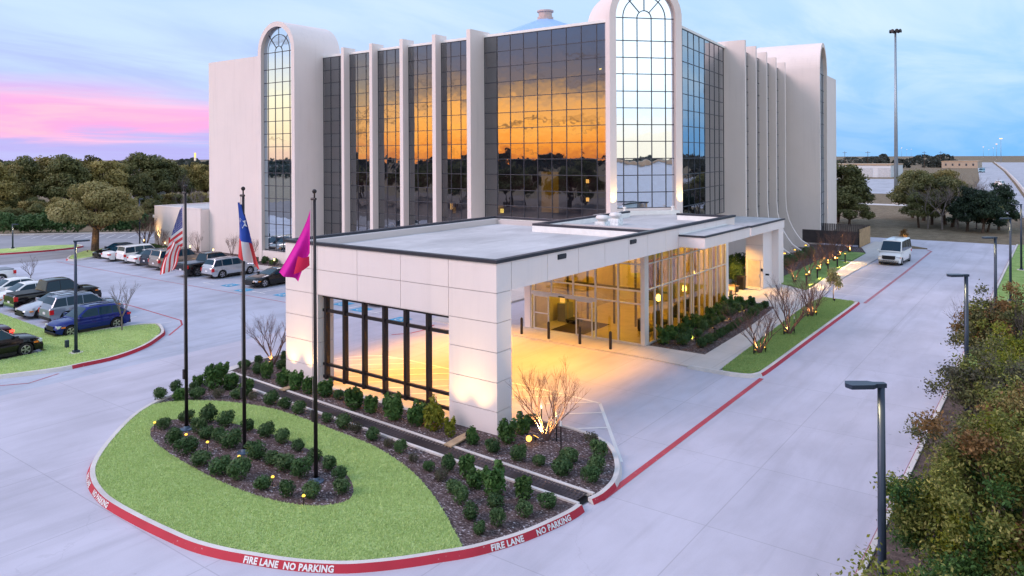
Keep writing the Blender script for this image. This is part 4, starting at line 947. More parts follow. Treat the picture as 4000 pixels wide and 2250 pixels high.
def uplight(x, y, z, to, lb, energy, size=60, glow=EWARM, r=.05, grp=None, col=(1, .62, .20)):
    t = thing('ground_light', lb, 'ground light', (x, y, z), group=grp)
    MB().tube((x, y, z), (x, y, z + .14), .012, n=6).build('stake', BLACKM, t)
    d = (Vector(to) - Vector((x, y, z + .18))).normalized()
    p = Vector((x, y, z + .16)); MB().tube(p - d * .06, p + d * .06, .055, .06, 10).build('can', BLACKM, t); MB().tube(p + d * .062, p + d * .075, r, r, 10).build('lens', glow, t)
    spot('ground_beam', t, p + d * .10, to, energy, size, 1.0, col, .04); return t
# column washers
for x, lb in ((-27.55, 'outer'), (-26.35, 'inner')): uplight(x, 20.25, .10, (x + .02, 20.83, 2.6), f'{lb} ground light washing the left canopy column', 190, 80)
for x, lb in ((-17.75, 'inner'), (-16.75, 'outer')): uplight(x, 19.95, .10, (x, 20.80, 2.6), f'{lb} ground light washing the right canopy column', 190, 76)
for k, (x, y) in enumerate([(-26.36, 13.9), (-24.33, 13.93), (-23.1, 13.98), (-21.17, 13.9), (-19.0, 13.6), (-17.23, 13.35)]):
    t = thing('path_light', f'small glowing path light among the flag bed shrubs, {ORD[k+1]} from the left', 'path light', (x, y, .16), group='path lights in the flag bed')
    MB().tube((x, y, .16), (x, y, .42), .012, n=6).build('stake', BLACKM, t); MB().lathe([(.001, .48), (.035, .47), (.052, .44), (.04, .42)], 12, (x, y, 0)).build('shade', EWARM2, t); point('path_glow', t, (x, y, .39), .8, (1, .6, .2), .03)

# ------------------------------------------------------------------ vehicles
TYRE = mat('tyre', (.012, .012, .013), .85, var=0); RIM = mat('alloy', (.55, .56, .60), .3, .9, var=0); TRIM = mat('black_trim', (.012, .012, .014), .5, var=0)
REDL_ = mat('tail_red', (.45, .008, .012), .25, var=0, coat=.5, emit=(1, .02, .02), estr=.06); REDON = m_emit('tail_lit', (1.0, .06, .04), 3.5); HEAD = mat('head_lamp', (.75, .80, .85), .15, .3, var=0, coat=.8); AMBER = mat('amber_lens', (.8, .22, .02), .3, var=0); CHROME = mat('chrome', (.75, .77, .8), .12, 1.0, var=0); PLATE = mat('number_plate', (.75, .75, .78), .5, var=0)
PAINT = {}
def paint(nm, c, metal=.25): 
    if nm not in PAINT: PAINT[nm] = mat('paint_' + nm, c, .10, metal, var=.02, coat=0, spec=.5)
    return PAINT[nm]
WHEEL = {}
def wheel_mesh(r, w):
    if (r, w) in WHEEL: return WHEEL[(r, w)]
    ri = r * .66
    ty = MB().lathe([(ri, -w / 2), (r * .95, -w / 2), (r, -w / 2 + .03), (r, w / 2 - .03), (r * .95, w / 2), (ri, w / 2), (ri * .97, w / 2 - .03)], 22, axis='y').mesh('tyre', TYRE, True)
    rm = MB(); rm.lathe([(ri, w / 2 - .02), (ri * .90, w / 2 - .015), (ri * .88, w / 2 - .06)], 22, axis='y')
    rm.lathe([(.001, w / 2 - .01), (ri * .22, w / 2 - .015), (ri * .22, w / 2 - .06)], 10, axis='y')
    for k in range(5):
        for s in (-.13, .13):
            a = 2 * math.pi * k / 5 + s; ca, sa = math.cos(a), math.sin(a); hw = .022
            rm.face([(rr * ca + q * sa, w / 2 - .025, rr * sa - q * ca) for rr, q in ((ri * .2, -hw), (ri * .9, -hw), (ri * .9, hw), (ri * .2, hw))])
    rm = rm.mesh('rim', RIM); dk = MB().lathe([(.001, w / 2 - .07), (ri, w / 2 - .07)], 18, axis='y').mesh('hub_shadow', TRIM)
    WHEEL[(r, w)] = (ty, rm, dk); return WHEEL[(r, w)]
SPECS = dict(
    sedan=dict(L=4.75, W=1.82, H=1.44, zb=.93, top=[(-2.37, .80), (-2.25, .98), (-1.75, 1.02), (.75, .97), (1.9, .80), (2.28, .66), (2.37, .55)], cab=(-1.85, -.95, .28, 1.15), r=.33, wf=1.42, wr=-1.38, pill=[-.32]),
    coupe=dict(L=4.7, W=1.88, H=1.33, zb=.92, top=[(-2.35, .80), (-2.2, 1.0), (-1.8, 1.02), (.6, .95), (1.9, .82), (2.25, .68), (2.35, .52)], cab=(-1.95, -.75, .05, 1.0), r=.36, wf=1.45, wr=-1.36, pill=[]),
    suv=dict(L=4.6, W=1.87, H=1.70, zb=1.05, top=[(-2.30, .90), (-2.2, 1.06), (.95, 1.06), (1.95, .93), (2.22, .78), (2.30, .6)], cab=(-2.22, -1.85, .32, 1.15), r=.36, wf=1.42, wr=-1.32, pill=[-.30, -1.28]),
    bigsuv=dict(L=5.15, W=1.98, H=1.88, zb=1.15, top=[(-2.57, 1.0), (-2.48, 1.16), (1.15, 1.16), (2.15, 1.05), (2.5, .9), (2.57, .62)], cab=(-2.5, -2.2, .55, 1.32), r=.40, wf=1.65, wr=-1.45, pill=[-.15, -1.25]),
    box=dict(L=4.45, W=1.80, H=1.74, zb=1.05, top=[(-2.22, .95), (-2.15, 1.06), (1.05, 1.06), (1.85, .98), (2.15, .8), (2.22, .58)], cab=(-2.16, -2.02, .55, 1.22), r=.34, wf=1.38, wr=-1.28, pill=[-.2, -1.1]),
    cross=dict(L=4.3, W=1.78, H=1.58, zb=1.0, top=[(-2.15, .88), (-2.05, 1.04), (.85, 1.0), (1.7, .90), (2.06, .76), (2.15, .58)], cab=(-2.05, -1.35, .30, 1.12), r=.35, wf=1.36, wr=-1.28, pill=[-.25, -1.05]),
    pickup=dict(L=5.75, W=2.0, H=1.90, zb=1.14, top=[(-2.87, 1.05), (-2.8, 1.16), (1.35, 1.14), (2.45, 1.08), (2.8, .92), (2.87, .62)], cab=(-.95, -.72, .75, 1.55), r=.42, wf=1.85, wr=-1.75, pill=[.05]),
    van=dict(L=5.6, W=2.05, H=2.25, zb=1.22, top=[(-2.8, 1.1), (-2.75, 1.22), (1.75, 1.22), (2.45, 1.02), (2.72, .85), (2.8, .55)], cab=(-2.76, -2.68, 1.15, 2.02), r=.36, wf=1.82, wr=-1.6, pill=[.55, -.75, -1.85]))
def lerp_tab(tab, x):
    return float(np.interp(x, [t[0] for t in tab], [t[1] for t in tab]))
def vehicle(name, label, cat, x, y, face, kind, col, scale=.95, lit=False, group='cars parked in the hotel car park', rack=False, bed=None, glow=None):
    s = SPECS[kind]; L, W, H, zb = s['L'], s['W'], s['H'], s['zb']; hw = W / 2; r = s['r']
    t = thing(name, label, cat, (x, y, 0), R(face), group); t.scale = (scale,) * 3
    xb, xct, xat, xa = s['cab']; ptn = paint(*col)
    body = MB(); nS = 66
    xs = sorted(set(list(np.linspace(-L / 2, L / 2, nS)) + [-L / 2 + .03, L / 2 - .03]))
    rows = []
    for px in xs:
        e = abs(px) / (L / 2); w = hw * (1 - .13 * e ** 7 - .012 * e ** 2); zt = lerp_tab(s['top'], px); zl = .20 + .16 * max(0, e - .86) / .14 * .8
        za = zl
        for xw in (s['wf'], s['wr']):
            ra = r * 1.17; dx = px - xw
            if abs(dx) < ra: za = max(za, r + math.sqrt(ra * ra - dx * dx) - .02)
        za = min(za, zt - .14); half = [(0, zl), (w - .16, max(zl, za)), (w - .03, max(zl + .03, za)), (w, max(.52, za + .02)), (w - .015, max(zt - .22, za + .05)), (w - .05, max(zt - .07, za + .08)), (w - .15, zt - .005), (w * .45, zt + .02), (0, zt + .028)]
        rows.append([(px, -q, z) for q, z in half] + [(px, q, z) for q, z in half[::-1][1:-1]])
    body.grid(rows, close_v=True); body.face(rows[0][::-1]); body.face(rows[-1])
    # greenhouse
    def roof(px): return lerp_tab([(xb, zb - .02), (xct, H - .045), ((xct + xat) / 2, H), (xat, H - .03), (xa, zb - .02)], px)
    def hwz(z): return (hw - .075) - (.21 if kind not in ('van', 'box') else .12) * max(0, (z - zb)) / (H - zb)
    rows = []
    for px in sorted(set(list(np.linspace(xb, xa, 40)) + [xct, xat])):
        z = roof(px); w1 = hwz(z - .07)
        half = [(hwz(zb) + .02, zb - .10), (hwz(zb), min(zb, z)), (hwz(max(zb, z - .07)), max(zb - .01, z - .07)), (hwz(z) - .07, z), (hwz(z) * .5, z + .018), (0, z + .022)]
        rows.append([(px, -q, zz_) for q, zz_ in half] + [(px, q, zz_) for q, zz_ in half[::-1][1:]])
    body.grid(rows)
    b = body.build('body', ptn, t, False, smooth=True)
    try: b.data.set_sharp_from_angle(angle=R(42))
    except Exception: pass
    MB().box(-L / 2 + .35, L / 2 - .35, -hw + .27, hw - .27, .18, .72).build('underbody', TRIM, t, False)
    # windscreen, rear window, side windows
    def pane(name, x0, x1, side):
        g = MB(); rr = []
        for px in np.linspace(x0, x1, 7):
            z = roof(px); w = hwz(z) - .075
            rr.append([(px, q * w, z + .022 - .022 * q * q + .012) for q in np.linspace(-1, 1, 7)])
        g.grid(rr); g.build(name, CARG, t, False)
    d_ = (xa - xat); pane('windscreen', xa - d_ * .08, xat + d_ * .10, 1)
    if kind != 'van': d_ = (xct - xb); pane('rear_window', xb + d_ * (.28 if kind in ('suv', 'bigsuv', 'box', 'cross') else .12), xct - d_ * .10, -1)
    edges = [xa] + sorted(s['pill'], reverse=True) + [xb]
    for i in range(len(edges) - 1):
        x1, x0 = edges[i] - .022, edges[i + 1] + .022
        for sd in (-1, 1):
            top = []; bot = []
            for px in np.linspace(x0, x1, 12):
                z = min(roof(px), H - .0) - .085
                if z > zb + .05: top.append((px, sd * (hwz(z) + .012), z)); bot.append((px, sd * (hwz(zb + .03) + .012), zb + .03))
            if len(top) > 1:
                poly = bot + top[::-1]; MB().face(poly if sd < 0 else poly[::-1]).build('side_window', CARG, t, False)
    # wheels
    ty, rm, dk = wheel_mesh(r, .23)
    for xw in (s['wf'], s['wr']):
        for sd in (-1, 1):
            wo = link('wheel', ty, t); wo.location = (xw, sd * (hw - .125), r); wo.rotation_euler = (0, 0, 0 if sd > 0 else math.pi)
            link('rim', rm, wo); link('hub_shadow', dk, wo)
    # lamps, grille, plate, bumper, mirrors, handles
    zf = lerp_tab(s['top'], L / 2 - .18); zr = lerp_tab(s['top'], -L / 2 + .05)
    for sd in (-1, 1):
        y0, y1 = sorted((sd * (hw - .42), sd * (hw - .09)))
        MB().box(L / 2 - .30, L / 2 - .015 - .05, y0, y1, zf - .20, zf - .05).build('headlight', HEAD if not lit else EHOT, t, False)
        MB().box(L / 2 - .5, L / 2 - .28, sd * (hw - .055) - .03, sd * (hw - .055) + .03, zf - .20, zf - .12).build('indicator', AMBER, t, False)
        tall = kind in ('pickup', 'van', 'box', 'suv', 'bigsuv')
        y0, y1 = sorted((sd * (hw - (.17 if tall else .40)), sd * (hw - .06)))
        MB().box(-L / 2 - .006, -L / 2 + .22, y0, y1, zr - (.34 if tall else .18), zr - .05).build('tail_light', (glow or REDL_), t, False)
        MB().box(xa - .32, xa - .14, *sorted((sd * (hw - .06), sd * (hw + .17))), zb + .0, zb + .15).build('mirror', ptn, t, False)
        for px in ([xa - 1.05] if kind in ('coupe',) else [xa - 1.05, xa - 2.05]):
            if px > xb: MB().box(px - .1, px + .1, *sorted((sd * (hw - .02), sd * (hw + .015))), zb - .17, zb - .13).build('door_handle', ptn, t, False)
    MB().box(L / 2 - .12, L / 2 + .012, -hw * .48, hw * .48, zf - .34, zf - .10).build('grille', TRIM, t, False)
    MB().box(L / 2 - .15, L / 2 + .016, -hw * .80, hw * .80, .22, .36).build('front_bumper', TRIM, t, False)
    MB().box(-L / 2 - .02, -L / 2 + .12, -hw * .86, hw * .86, .26, .44 if kind != 'pickup' else .62).build('rear_bumper', CHROME if kind == 'pickup' else TRIM, t, False)
    MB().box(-L / 2 - .026, -L / 2, -.16, .16, .60, .74).build('number_plate', PLATE, t, False)
    for sd in (-1, 1): MB().box(s['wr'] + r * 1.25, s['wf'] - r * 1.25, *sorted((sd * (hw - .05), sd * (hw + .008))), .20, .36).build('sill', TRIM, t, False)
    if rack:
        for sd in (-1, 1): MB().tube((xct + .1, sd * (hwz(H) - .05), H + .05), (xat - .1, sd * (hwz(H) - .05), H + .05), .022, n=6).build('roof_rail', TRIM, t, False)
    if kind == 'pickup':
        MB().box(-L / 2 + .14, xb - .06, -hw + .16, hw - .16, 1.10, 1.215).build('bed_cover', bed or TRIM, t, False)
    if kind == 'van':
        MB().box(L / 2 - .5, L / 2 + .015, -hw * .55, hw * .55, .62, .92).build('grille_surround', TRIM, t, False)
    return t
BLK = ('black', (.003, .003, .004), 0.0); WHITE = ('white', (.80, .80, .80), 0.0); SILV = ('silver', (.48, .50, .55), .35); GREYB = ('grey_blue', (.24, .28, .35), .3)
v = vehicle
v('sedan', 'black sedan parked nose-out at the far left of the hotel row', 'car', -77.0, 37.0, -90, 'sedan', BLK)
v('sedan', 'white sedan with black side windows, second car from the left in the hotel row', 'car', -74.05, 36.5, 90, 'sedan', WHITE)
v('boxy_wagon', 'boxy white wagon with small square windows in the hotel row', 'car', -71.6, 36.6, 90, 'box', WHITE)
v('sedan', 'white sedan with red tail lights right of the boxy white wagon', 'car', -69.2, 36.6, 90, 'sedan', WHITE)
v('small_suv', 'dark blue compact SUV squeezed between white sedan and tan SUV', 'car', -67.0, 36.6, 90, 'suv', ('navy', (.018, .022, .035), .4))
v('large_suv', 'tan and grey full-size SUV behind the striped flag', 'car', -64.7, 36.5, 90, 'bigsuv', ('tan', (.36, .30, .26), .5), rack=True)
v('pickup_truck', 'black pickup with blue-grey bed cover next to the silver SUV', 'pickup', -59.2, 36.2, 90, 'pickup', BLK, bed=mat('bed_cover_blue', (.10, .13, .18), .35, var=0, spec=.6))
v('silver_suv', 'silver SUV with roof rails behind the middle flagpole', 'car', -56.55, 36.4, 90, 'suv', SILV, rack=True)
v('sports_coupe', 'low black sports coupe parked nose-out beside the canopy', 'car', -49.9, 35.9, -90, 'coupe', BLK)
v('sedan', 'white car seen through the canopy screen', 'car', -37.0, 36.3, 90, 'sedan', WHITE)
v('crossover', 'glossy blue crossover parked nose-out at the end of the lawn', 'car', -45.25, 20.0, -90, 'cross', ('blue', (.003, .016, .17), .2), rack=True)
v('grey_suv', 'grey-blue SUV with roof rails beside the blue crossover', 'car', -49.45, 21.5, 90, 'suv', GREYB, rack=True)
v('silver_sedan', 'silver sedan parked nose-out behind the grey-blue SUV', 'car', -52.1, 21.2, -90, 'sedan', SILV)
v('pickup_truck', 'black pickup with chrome rear bumper in the left car park', 'pickup', -55.2, 22.2, 90, 'pickup', BLK)
v('sedan', 'white sedan parked nose-out behind the black pickup in the left car park', 'car', -58.1, 21.6, -90, 'sedan', WHITE)
v('sedan', 'white sedan at the left edge, nose towards the hotel', 'car', -60.9, 22.3, 90, 'sedan', WHITE)
v('pickup_truck', 'white pickup at the left edge with grey bed cover', 'pickup', -68.6, 21.7, -90, 'pickup', WHITE, bed=mat('bed_cover_grey', (.2, .22, .26), .4, var=0))
v('black_suv', 'black SUV at the left edge beside the lawn, nose towards the hotel', 'car', -42.95, 14.25, 90, 'suv', BLK)
v('sedan', 'dark sedan with glowing tail lights at the left edge', 'car', -46.2, 14.0, -90, 'sedan', ('maroon', (.05, .008, .02), .3), glow=REDON)
v('passenger_van', 'white passenger van parked at the side of the drive', 'van', -12.35, 76.0, -92, 'van', WHITE, group=None)
# ------------------------------------------------------------------ vegetation
rng = np.random.default_rng(11)
def leaf_mesh(name, C, Nn, size, tone, m, aspect=.55):
    """one small rhombus per leaf"""
    n = len(C); Nn = Nn / np.linalg.norm(Nn, axis=1, keepdims=True)
    t = rng.normal(size=(n, 3)); t -= (t * Nn).sum(1, keepdims=True) * Nn; t /= np.linalg.norm(t, axis=1, keepdims=True); b = np.cross(Nn, t)
    s = (size if np.ndim(size) else np.full(n, size))[:, None] * rng.uniform(.7, 1.3, (n, 1))
    V = np.stack([C - t * s, C + b * s * aspect + Nn * s * .15, C + t * s, C - b * s * aspect + Nn * s * .15], 1).reshape(-1, 3)
    me = bpy.data.meshes.new(name); me.vertices.add(4 * n); me.vertices.foreach_set('co', V.astype(np.float32).ravel())
    me.loops.add(4 * n); me.loops.foreach_set('vertex_index', np.arange(4 * n, dtype=np.int32)); me.polygons.add(n)
    me.polygons.foreach_set('loop_start', np.arange(0, 4 * n, 4, dtype=np.int32)); me.polygons.foreach_set('loop_total', np.full(n, 4, np.int32))
    a = me.attributes.new('tone', 'FLOAT', 'FACE'); a.data.foreach_set('value', np.clip(tone, 0, 1).astype(np.float32))
    me.materials.append(m); me.update(calc_edges=True); me.validate(); return me
def shell(n, c, r, thick=.35, up=0.15):
    d = rng.normal(size=(n, 3)); d /= np.linalg.norm(d, axis=1, keepdims=True); d[:, 2] += up; d /= np.linalg.norm(d, axis=1, keepdims=True)
    rad = 1 - thick * rng.random(n) ** 1.6
    return np.asarray(c) + d * rad[:, None] * np.asarray(r), d
def crown(n, clumps, size, thick=.5):
    """clumps: (centre, radii) -> leaf centres, normals, tones (each clump has its own tone)"""
    w = np.array([r[0] * r[1] * r[2] for c, r in clumps]) ** .67; w /= w.sum(); C = []; D = []; T = []
    for (c, r), k in zip(clumps, w):
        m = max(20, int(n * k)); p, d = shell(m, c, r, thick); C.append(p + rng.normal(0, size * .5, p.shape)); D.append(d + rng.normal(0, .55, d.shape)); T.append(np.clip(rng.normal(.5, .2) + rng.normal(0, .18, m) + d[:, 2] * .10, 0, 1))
    return np.concatenate(C), np.concatenate(D), np.concatenate(T)

LF = dict(
    box=m_leaf('boxwood_leaf', (.024, .060, .020), (.055, .115, .040), (.12, .19, .075)),
    holly=m_leaf('holly_leaf', (.024, .065, .018), (.055, .13, .034), (.12, .22, .055)),
    gold=m_leaf('golden_leaf', (.07, .10, .012), (.16, .19, .018), (.30, .30, .035)),
    dull=m_leaf('dull_leaf', (.045, .042, .030), (.085, .085, .055), (.13, .12, .08)),
    oak=m_leaf('live_oak_leaf', (.12, .11, .04), (.26, .235, .09), (.40, .36, .18)),
    dark=m_leaf('evergreen_leaf', (.045, .058, .024), (.125, .135, .052), (.25, .235, .10)),
    olive=m_leaf('olive_leaf', (.085, .078, .024), (.235, .20, .066), (.42, .34, .14)),
    leafy=m_leaf('privet_leaf', (.06, .085, .018), (.19, .22, .05), (.40, .38, .13)),
    rust=m_leaf('rusty_leaf', (.10, .055, .02), (.21, .12, .045), (.32, .20, .09)),
    cedar=m_leaf('cedar_leaf', (.012, .026, .020), (.026, .050, .032), (.05, .085, .045)),
    far=m_leaf('far_leaf', (.045, .055, .05), (.07, .085, .075), (.11, .12, .11)))
BARK = mat('bark', (.10, .07, .055), .9, var=.3, vscale=5, bump=.5, bscale=15, spec=.1); TWIG = mat('crepe_twig', (.16, .095, .085), .85, var=.2, vscale=6, spec=.1); TWIG2 = mat('grey_twig', (.19, .165, .16), .9, var=.2, vscale=3, spec=.1)
# shrubs: a few leaf balls, shared
def shrub_mesh(kind, n, ls, upright=False):
    cl = [((0, 0, .46), (.44, .44, .42))]
    for k in range(7):
        a = rng.uniform(0, 6.28); q = rng.uniform(.16, .30); cl.append(((q * math.cos(a), q * math.sin(a), rng.uniform(.3, .72)), (.22, .22, .21)))
    if upright: cl = [((0, 0, .36), (.40, .40, .36)), ((.05, 0, .62), (.28, .30, .28))] + [((.28 * math.cos(a), .28 * math.sin(a), rng.uniform(.45, 1.02)), (.14, .14, .24)) for a in rng.uniform(0, 6.28, 8)]
    C, D, T = crown(n, cl, ls * .5, .45); k = C[:, 2] > .02
    return leaf_mesh('shrub_leaves', C[k], D[k], ls, T[k], LF[kind])
SH = {'box': [shrub_mesh('box', 1300, .060) for _ in range(5)], 'holly': [shrub_mesh('holly', 900, .085, True) for _ in range(5)], 'gold': [shrub_mesh('gold', 800, .085, True) for _ in range(2)], 'dull': [shrub_mesh('dull', 800, .05) for _ in range(2)]}
SHN = {'box': 'boxwood_shrub', 'holly': 'holly_shrub', 'gold': 'golden_shrub', 'dull': 'thin_shrub'}
def shrub(kind, x, y, w, label, z=.10, tall=1.0, group=None):
    me = SH[kind][random.randrange(len(SH[kind]))]; o = link(SHN[kind], me); w *= 1.14
    o.location = (x, y, z - .02); w *= random.uniform(.88, 1.14); o.scale = (w * random.uniform(.9, 1.12), w * random.uniform(.9, 1.12), w * tall * random.uniform(.8, 1.12)); o.rotation_euler = (0, 0, random.uniform(0, 6.28))
    setp(o, label, 'shrub', group); return o
OVAL_BACK = [(-26.19, 14.16, .6), (-26.25, 15.05, .59), (-25.48, 15.46, .58), (-24.61, 15.6, .57), (-23.47, 15.75, .51), (-22.53, 15.85, .56), (-21.59, 15.85, .48), (-20.55, 15.7, .44), (-19.49, 15.55, .54), (-18.57, 15.35, .53), (-17.73, 15.05, .53), (-16.95, 14.5, .46)]
OVAL_MID = [(-24.75, 14.65, .57), (-24.11, 14.53, .47), (-23.37, 14.57, .5), (-22.66, 14.54, .67), (-21.14, 14.52, .65), (-20.37, 14.52, .5), (-19.64, 14.51, .65), (-18.78, 14.47, .56)]
OVAL_FRONT = [(-24.34, 13.5, .57), (-23.34, 13.36, .76), (-22.15, 13.18, .62), (-21.06, 13.13, .68), (-20.26, 13.3, .66), (-19.09, 13.32, .59), (-18.05, 13.42, .53), (-17.45, 13.79, .53)]
for nm, lst in (('back', OVAL_BACK), ('middle', OVAL_MID), ('front', OVAL_FRONT)):
    for k, (x, y, w) in enumerate(lst): shrub('box', x, y, w, f'round boxwood in the oval flagpole bed, {nm} row, {ORD[k+1]} from the left', .165, .92, 'shrubs in the oval flag bed')
TIP = [(-29.63, 15.86, .58, 'box'), (-30.1, 16.8, .54, 'box'), (-28.88, 16.25, .61, 'holly'), (-28.58, 16.85, .54, 'box'), (-29.71, 17.38, .47, 'box'), (-30.1, 17.79, .52, 'holly'), (-29.17, 17.95, .75, 'holly'), (-29.6, 18.6, .66, 'holly'), (-28.58, 18.4, .72, 'holly'), (-27.34, 18.3, .60, 'holly'), (-27.92, 17.4, .54, 'dull'), (-27.21, 17.85, .62, 'box'), (-26.49, 18.05, .47, 'dull')]
for k, (x, y, w, kd) in enumerate(sorted(TIP)): shrub(kd, x, y, w, f'{"leafy upright" if kd=="holly" else "small"} shrub in the left tip of the flag island, {ORD[k+1]} from the left', .10, 1.0 if kd == 'holly' else .9, 'shrubs at the island tip')
GROW = [(-25.46, 18.15, .58), (-24.63, 18.22, .55), (-23.72, 18.18, .56), (-22.85, 18.18, .36), (-22.04, 18.18, .5), (-21.08, 18.12, .55), (-20.34, 18.05, .43), (-19.4, 18.0, .55), (-18.44, 17.85, .42), (-17.77, 17.72, .48)]
for k, (x, y, w) in enumerate(GROW): shrub('dull' if k in (3, 6, 8) else 'box', x, y, w, f'small shrub in the row between lawn and drain grate, {ORD[k+1]} from the left', .10, .9, 'shrubs between lawn and grate')
TRI = [(-16.91, 17.45, .40, 'dull'), (-16.05, 17.25, .43, 'box'), (-15.51, 17.55, .42, 'box'), (-15.26, 16.94, .44, 'dull'), (-14.77, 17.6, .5, 'holly'), (-14.1, 17.15, .48, 'holly'), (-13.35, 17.1, .62, 'holly'), (-12.49, 17.4, .5, 'holly'), (-14.43, 16.55, .46, 'box'), (-13.8, 16.11, .56, 'box'), (-12.81, 16.49, .47, 'box'), (-11.9, 16.59, .47, 'box'), (-11.65, 17.35, .54, 'box'), (-12.98, 15.61, .51, 'box'), (-12.13, 15.71, .48, 'box'), (-12.3, 15.12, .42, 'box')]
for k, (x, y, w, kd) in enumerate(sorted(TRI)): shrub(kd, x, y, w, f'{"upright leafy" if kd=="holly" else "thin brownish" if kd=="dull" else "round green"} shrub in the pointed bed by the kerb lettering, {ORD[k+1]} from the left', .10, 1.0, 'shrubs in the pointed bed')
WALLR = [(-30.72, 20.49, .5, 'box'), (-30.84, 21.34, .48, 'box'), (-29.49, 20.36, .6, 'box'), (-30.2, 22.4, .5, 'box'), (-28.6, 20.2, .56, 'holly'), (-29.2, 21.4, .5, 'box'), (-27.12, 19.95, .62, 'holly'), (-26.2, 19.95, .58, 'holly'), (-25.35, 19.95, .56, 'holly'), (-24.5, 20.1, .58, 'holly'), (-23.71, 20.15, .5, 'box'), (-22.35, 19.75, .74, 'holly'), (-21.5, 19.85, .6, 'holly'), (-20.22, 19.78, .72, 'holly'), (-19.12, 19.9, .74, 'holly'), (-18.25, 19.9, .70, 'gold'), (-17.36, 19.75, .52, 'gold'), (-16.3, 19.72, .53, 'holly'), (-15.32, 19.6, .56, 'box'), (-15.4, 20.5, .6, 'holly'), (-15.46, 21.46, .58, 'holly'), (-15.7, 22.4, .42, 'box')]
for k, (x, y, w, kd) in enumerate(sorted(WALLR)): shrub(kd, x, y, w, f'{"golden" if kd=="gold" else "upright green" if kd=="holly" else "round green"} shrub along the canopy front wall, {"number " if k+1 > 20 else ""}{ORD[k+1] if k+1 <= 20 else ("last but one" if k == 20 else "rightmost")}{" from the left" if k+1 <= 20 else ""}', .10, 1.12 if kd != 'box' else .95, 'shrubs along the canopy wall')
I2S = [(-14.21, 19.47, .54), (-13.45, 19.57, .42), (-12.48, 19.4, .54), (-12.78, 20.3, .61), (-11.5, 19.45, .54), (-11.7, 20.2, .55), (-12.19, 21.2, .57)]
for k, (x, y, w) in enumerate(I2S): shrub('box', x, y, w, f'round shrub in the rounded bed right of the canopy column, {["leftmost", "smallest", "in front", "wide one behind the front", "nearest the kerb corner", "beside the kerb bend", "farthest back"][k]}', .10, .95, 'shrubs in the rounded bed')
shrub('dull', -13.0, 22.05, .5, 'bare brown little bush at the back of the rounded bed', .10, .8)
LB = [(-16.84, 36.09, .73), (-16.93, 37.34, .62), (-16.83, 38.5, .78), (-17.0, 39.7, .66), (-16.95, 40.78, .66), (-17.0, 41.93, .66), (-17.0, 43.08, .68), (-17.0, 44.5, .66), (-17.0, 45.7, .72), (-17.0, 46.86, .68), (-17.0, 47.8, .66), (-16.38, 47.5, .55), (-16.41, 48.7, .56)]
LM = [(-16.01, 36.51, .80), (-16.1, 37.7, .6), (-15.98, 38.7, .6), (-16.2, 39.9, .62), (-16.3, 41.2, .56), (-16.28, 42.01, .59), (-16.3, 42.94, .58), (-16.35, 44.5, .66), (-16.4, 45.8, .6), (-16.4, 46.7, .52)]
LFR = [(-14.95, 36.58, .63), (-14.90, 37.5, .53), (-14.9, 38.3, .43), (-14.98, 39.19, .53), (-15.0, 40.05, .52), (-15.05, 40.97, .5), (-15.08, 41.7, .5), (-15.18, 42.83, .5), (-15.21, 43.56, .48), (-15.2, 44.4, .48), (-15.24, 45.5, .57), (-15.42, 47.0, .56), (-15.43, 48.2, .6)]
for nm, lst, kd in (('against the glass', LB, 'holly'), ('in the middle row', LM, 'box'), ('beside the walk', LFR, 'box')):
    for k, (x, y, w) in enumerate(lst): shrub(kd, x, y, w, f'shrub in the lobby window bed {nm}, {ORD[k+1]} from the drive', .06, .95, 'shrubs in the lobby window bed')
for k, (x, y, w) in enumerate([(-60.6, 41.6, .6), (-59.1, 41.5, .5), (-59.6, 42.0, .6), (-57.8, 41.4, .5), (-58.1, 42.0, .5)]): shrub('box', x, y, w, f'low shrub at the foot of the left glass tower, {ORD[k+1]} from the left', .17, .9, 'shrubs at the left tower foot')
for k, x in enumerate(np.linspace(-80.5, -75.5, 6)): shrub('box', x, 41.8, .9, f'low hedge plant at the foot of the low wing, {ORD[k+1]} from the left', .17, .55, 'low hedge at the low wing')
for k, (x, y, w) in enumerate([(-19.6, 62, 1.1), (-19.4, 64.2, 1.2), (-19.6, 66.5, 1.2), (-19.7, 69, 1.3), (-19.5, 71.4, 1.2), (-19.4, 73.6, 1.2), (-18.6, 60.3, .9)]): shrub('box', x, y, w, f'dark shrub along the right wing foot, {ORD[k+1]} from the annex', .11, .8, 'shrubs along the right wing')
for k, (x, y, w, h) in enumerate([(-20.3, 56.6, 2.2, 1.25), (-19.7, 55.0, 1.0, 1.6), (-21.6, 55.4, 2.0, 1.3)]): shrub('box', x, y, w, f'{["tallest dark bush beside the service door", "dark bush behind the litter bin", "dark bush under the annex roof near the lobby"][k]}', .07, h, 'dark bushes by the annex')

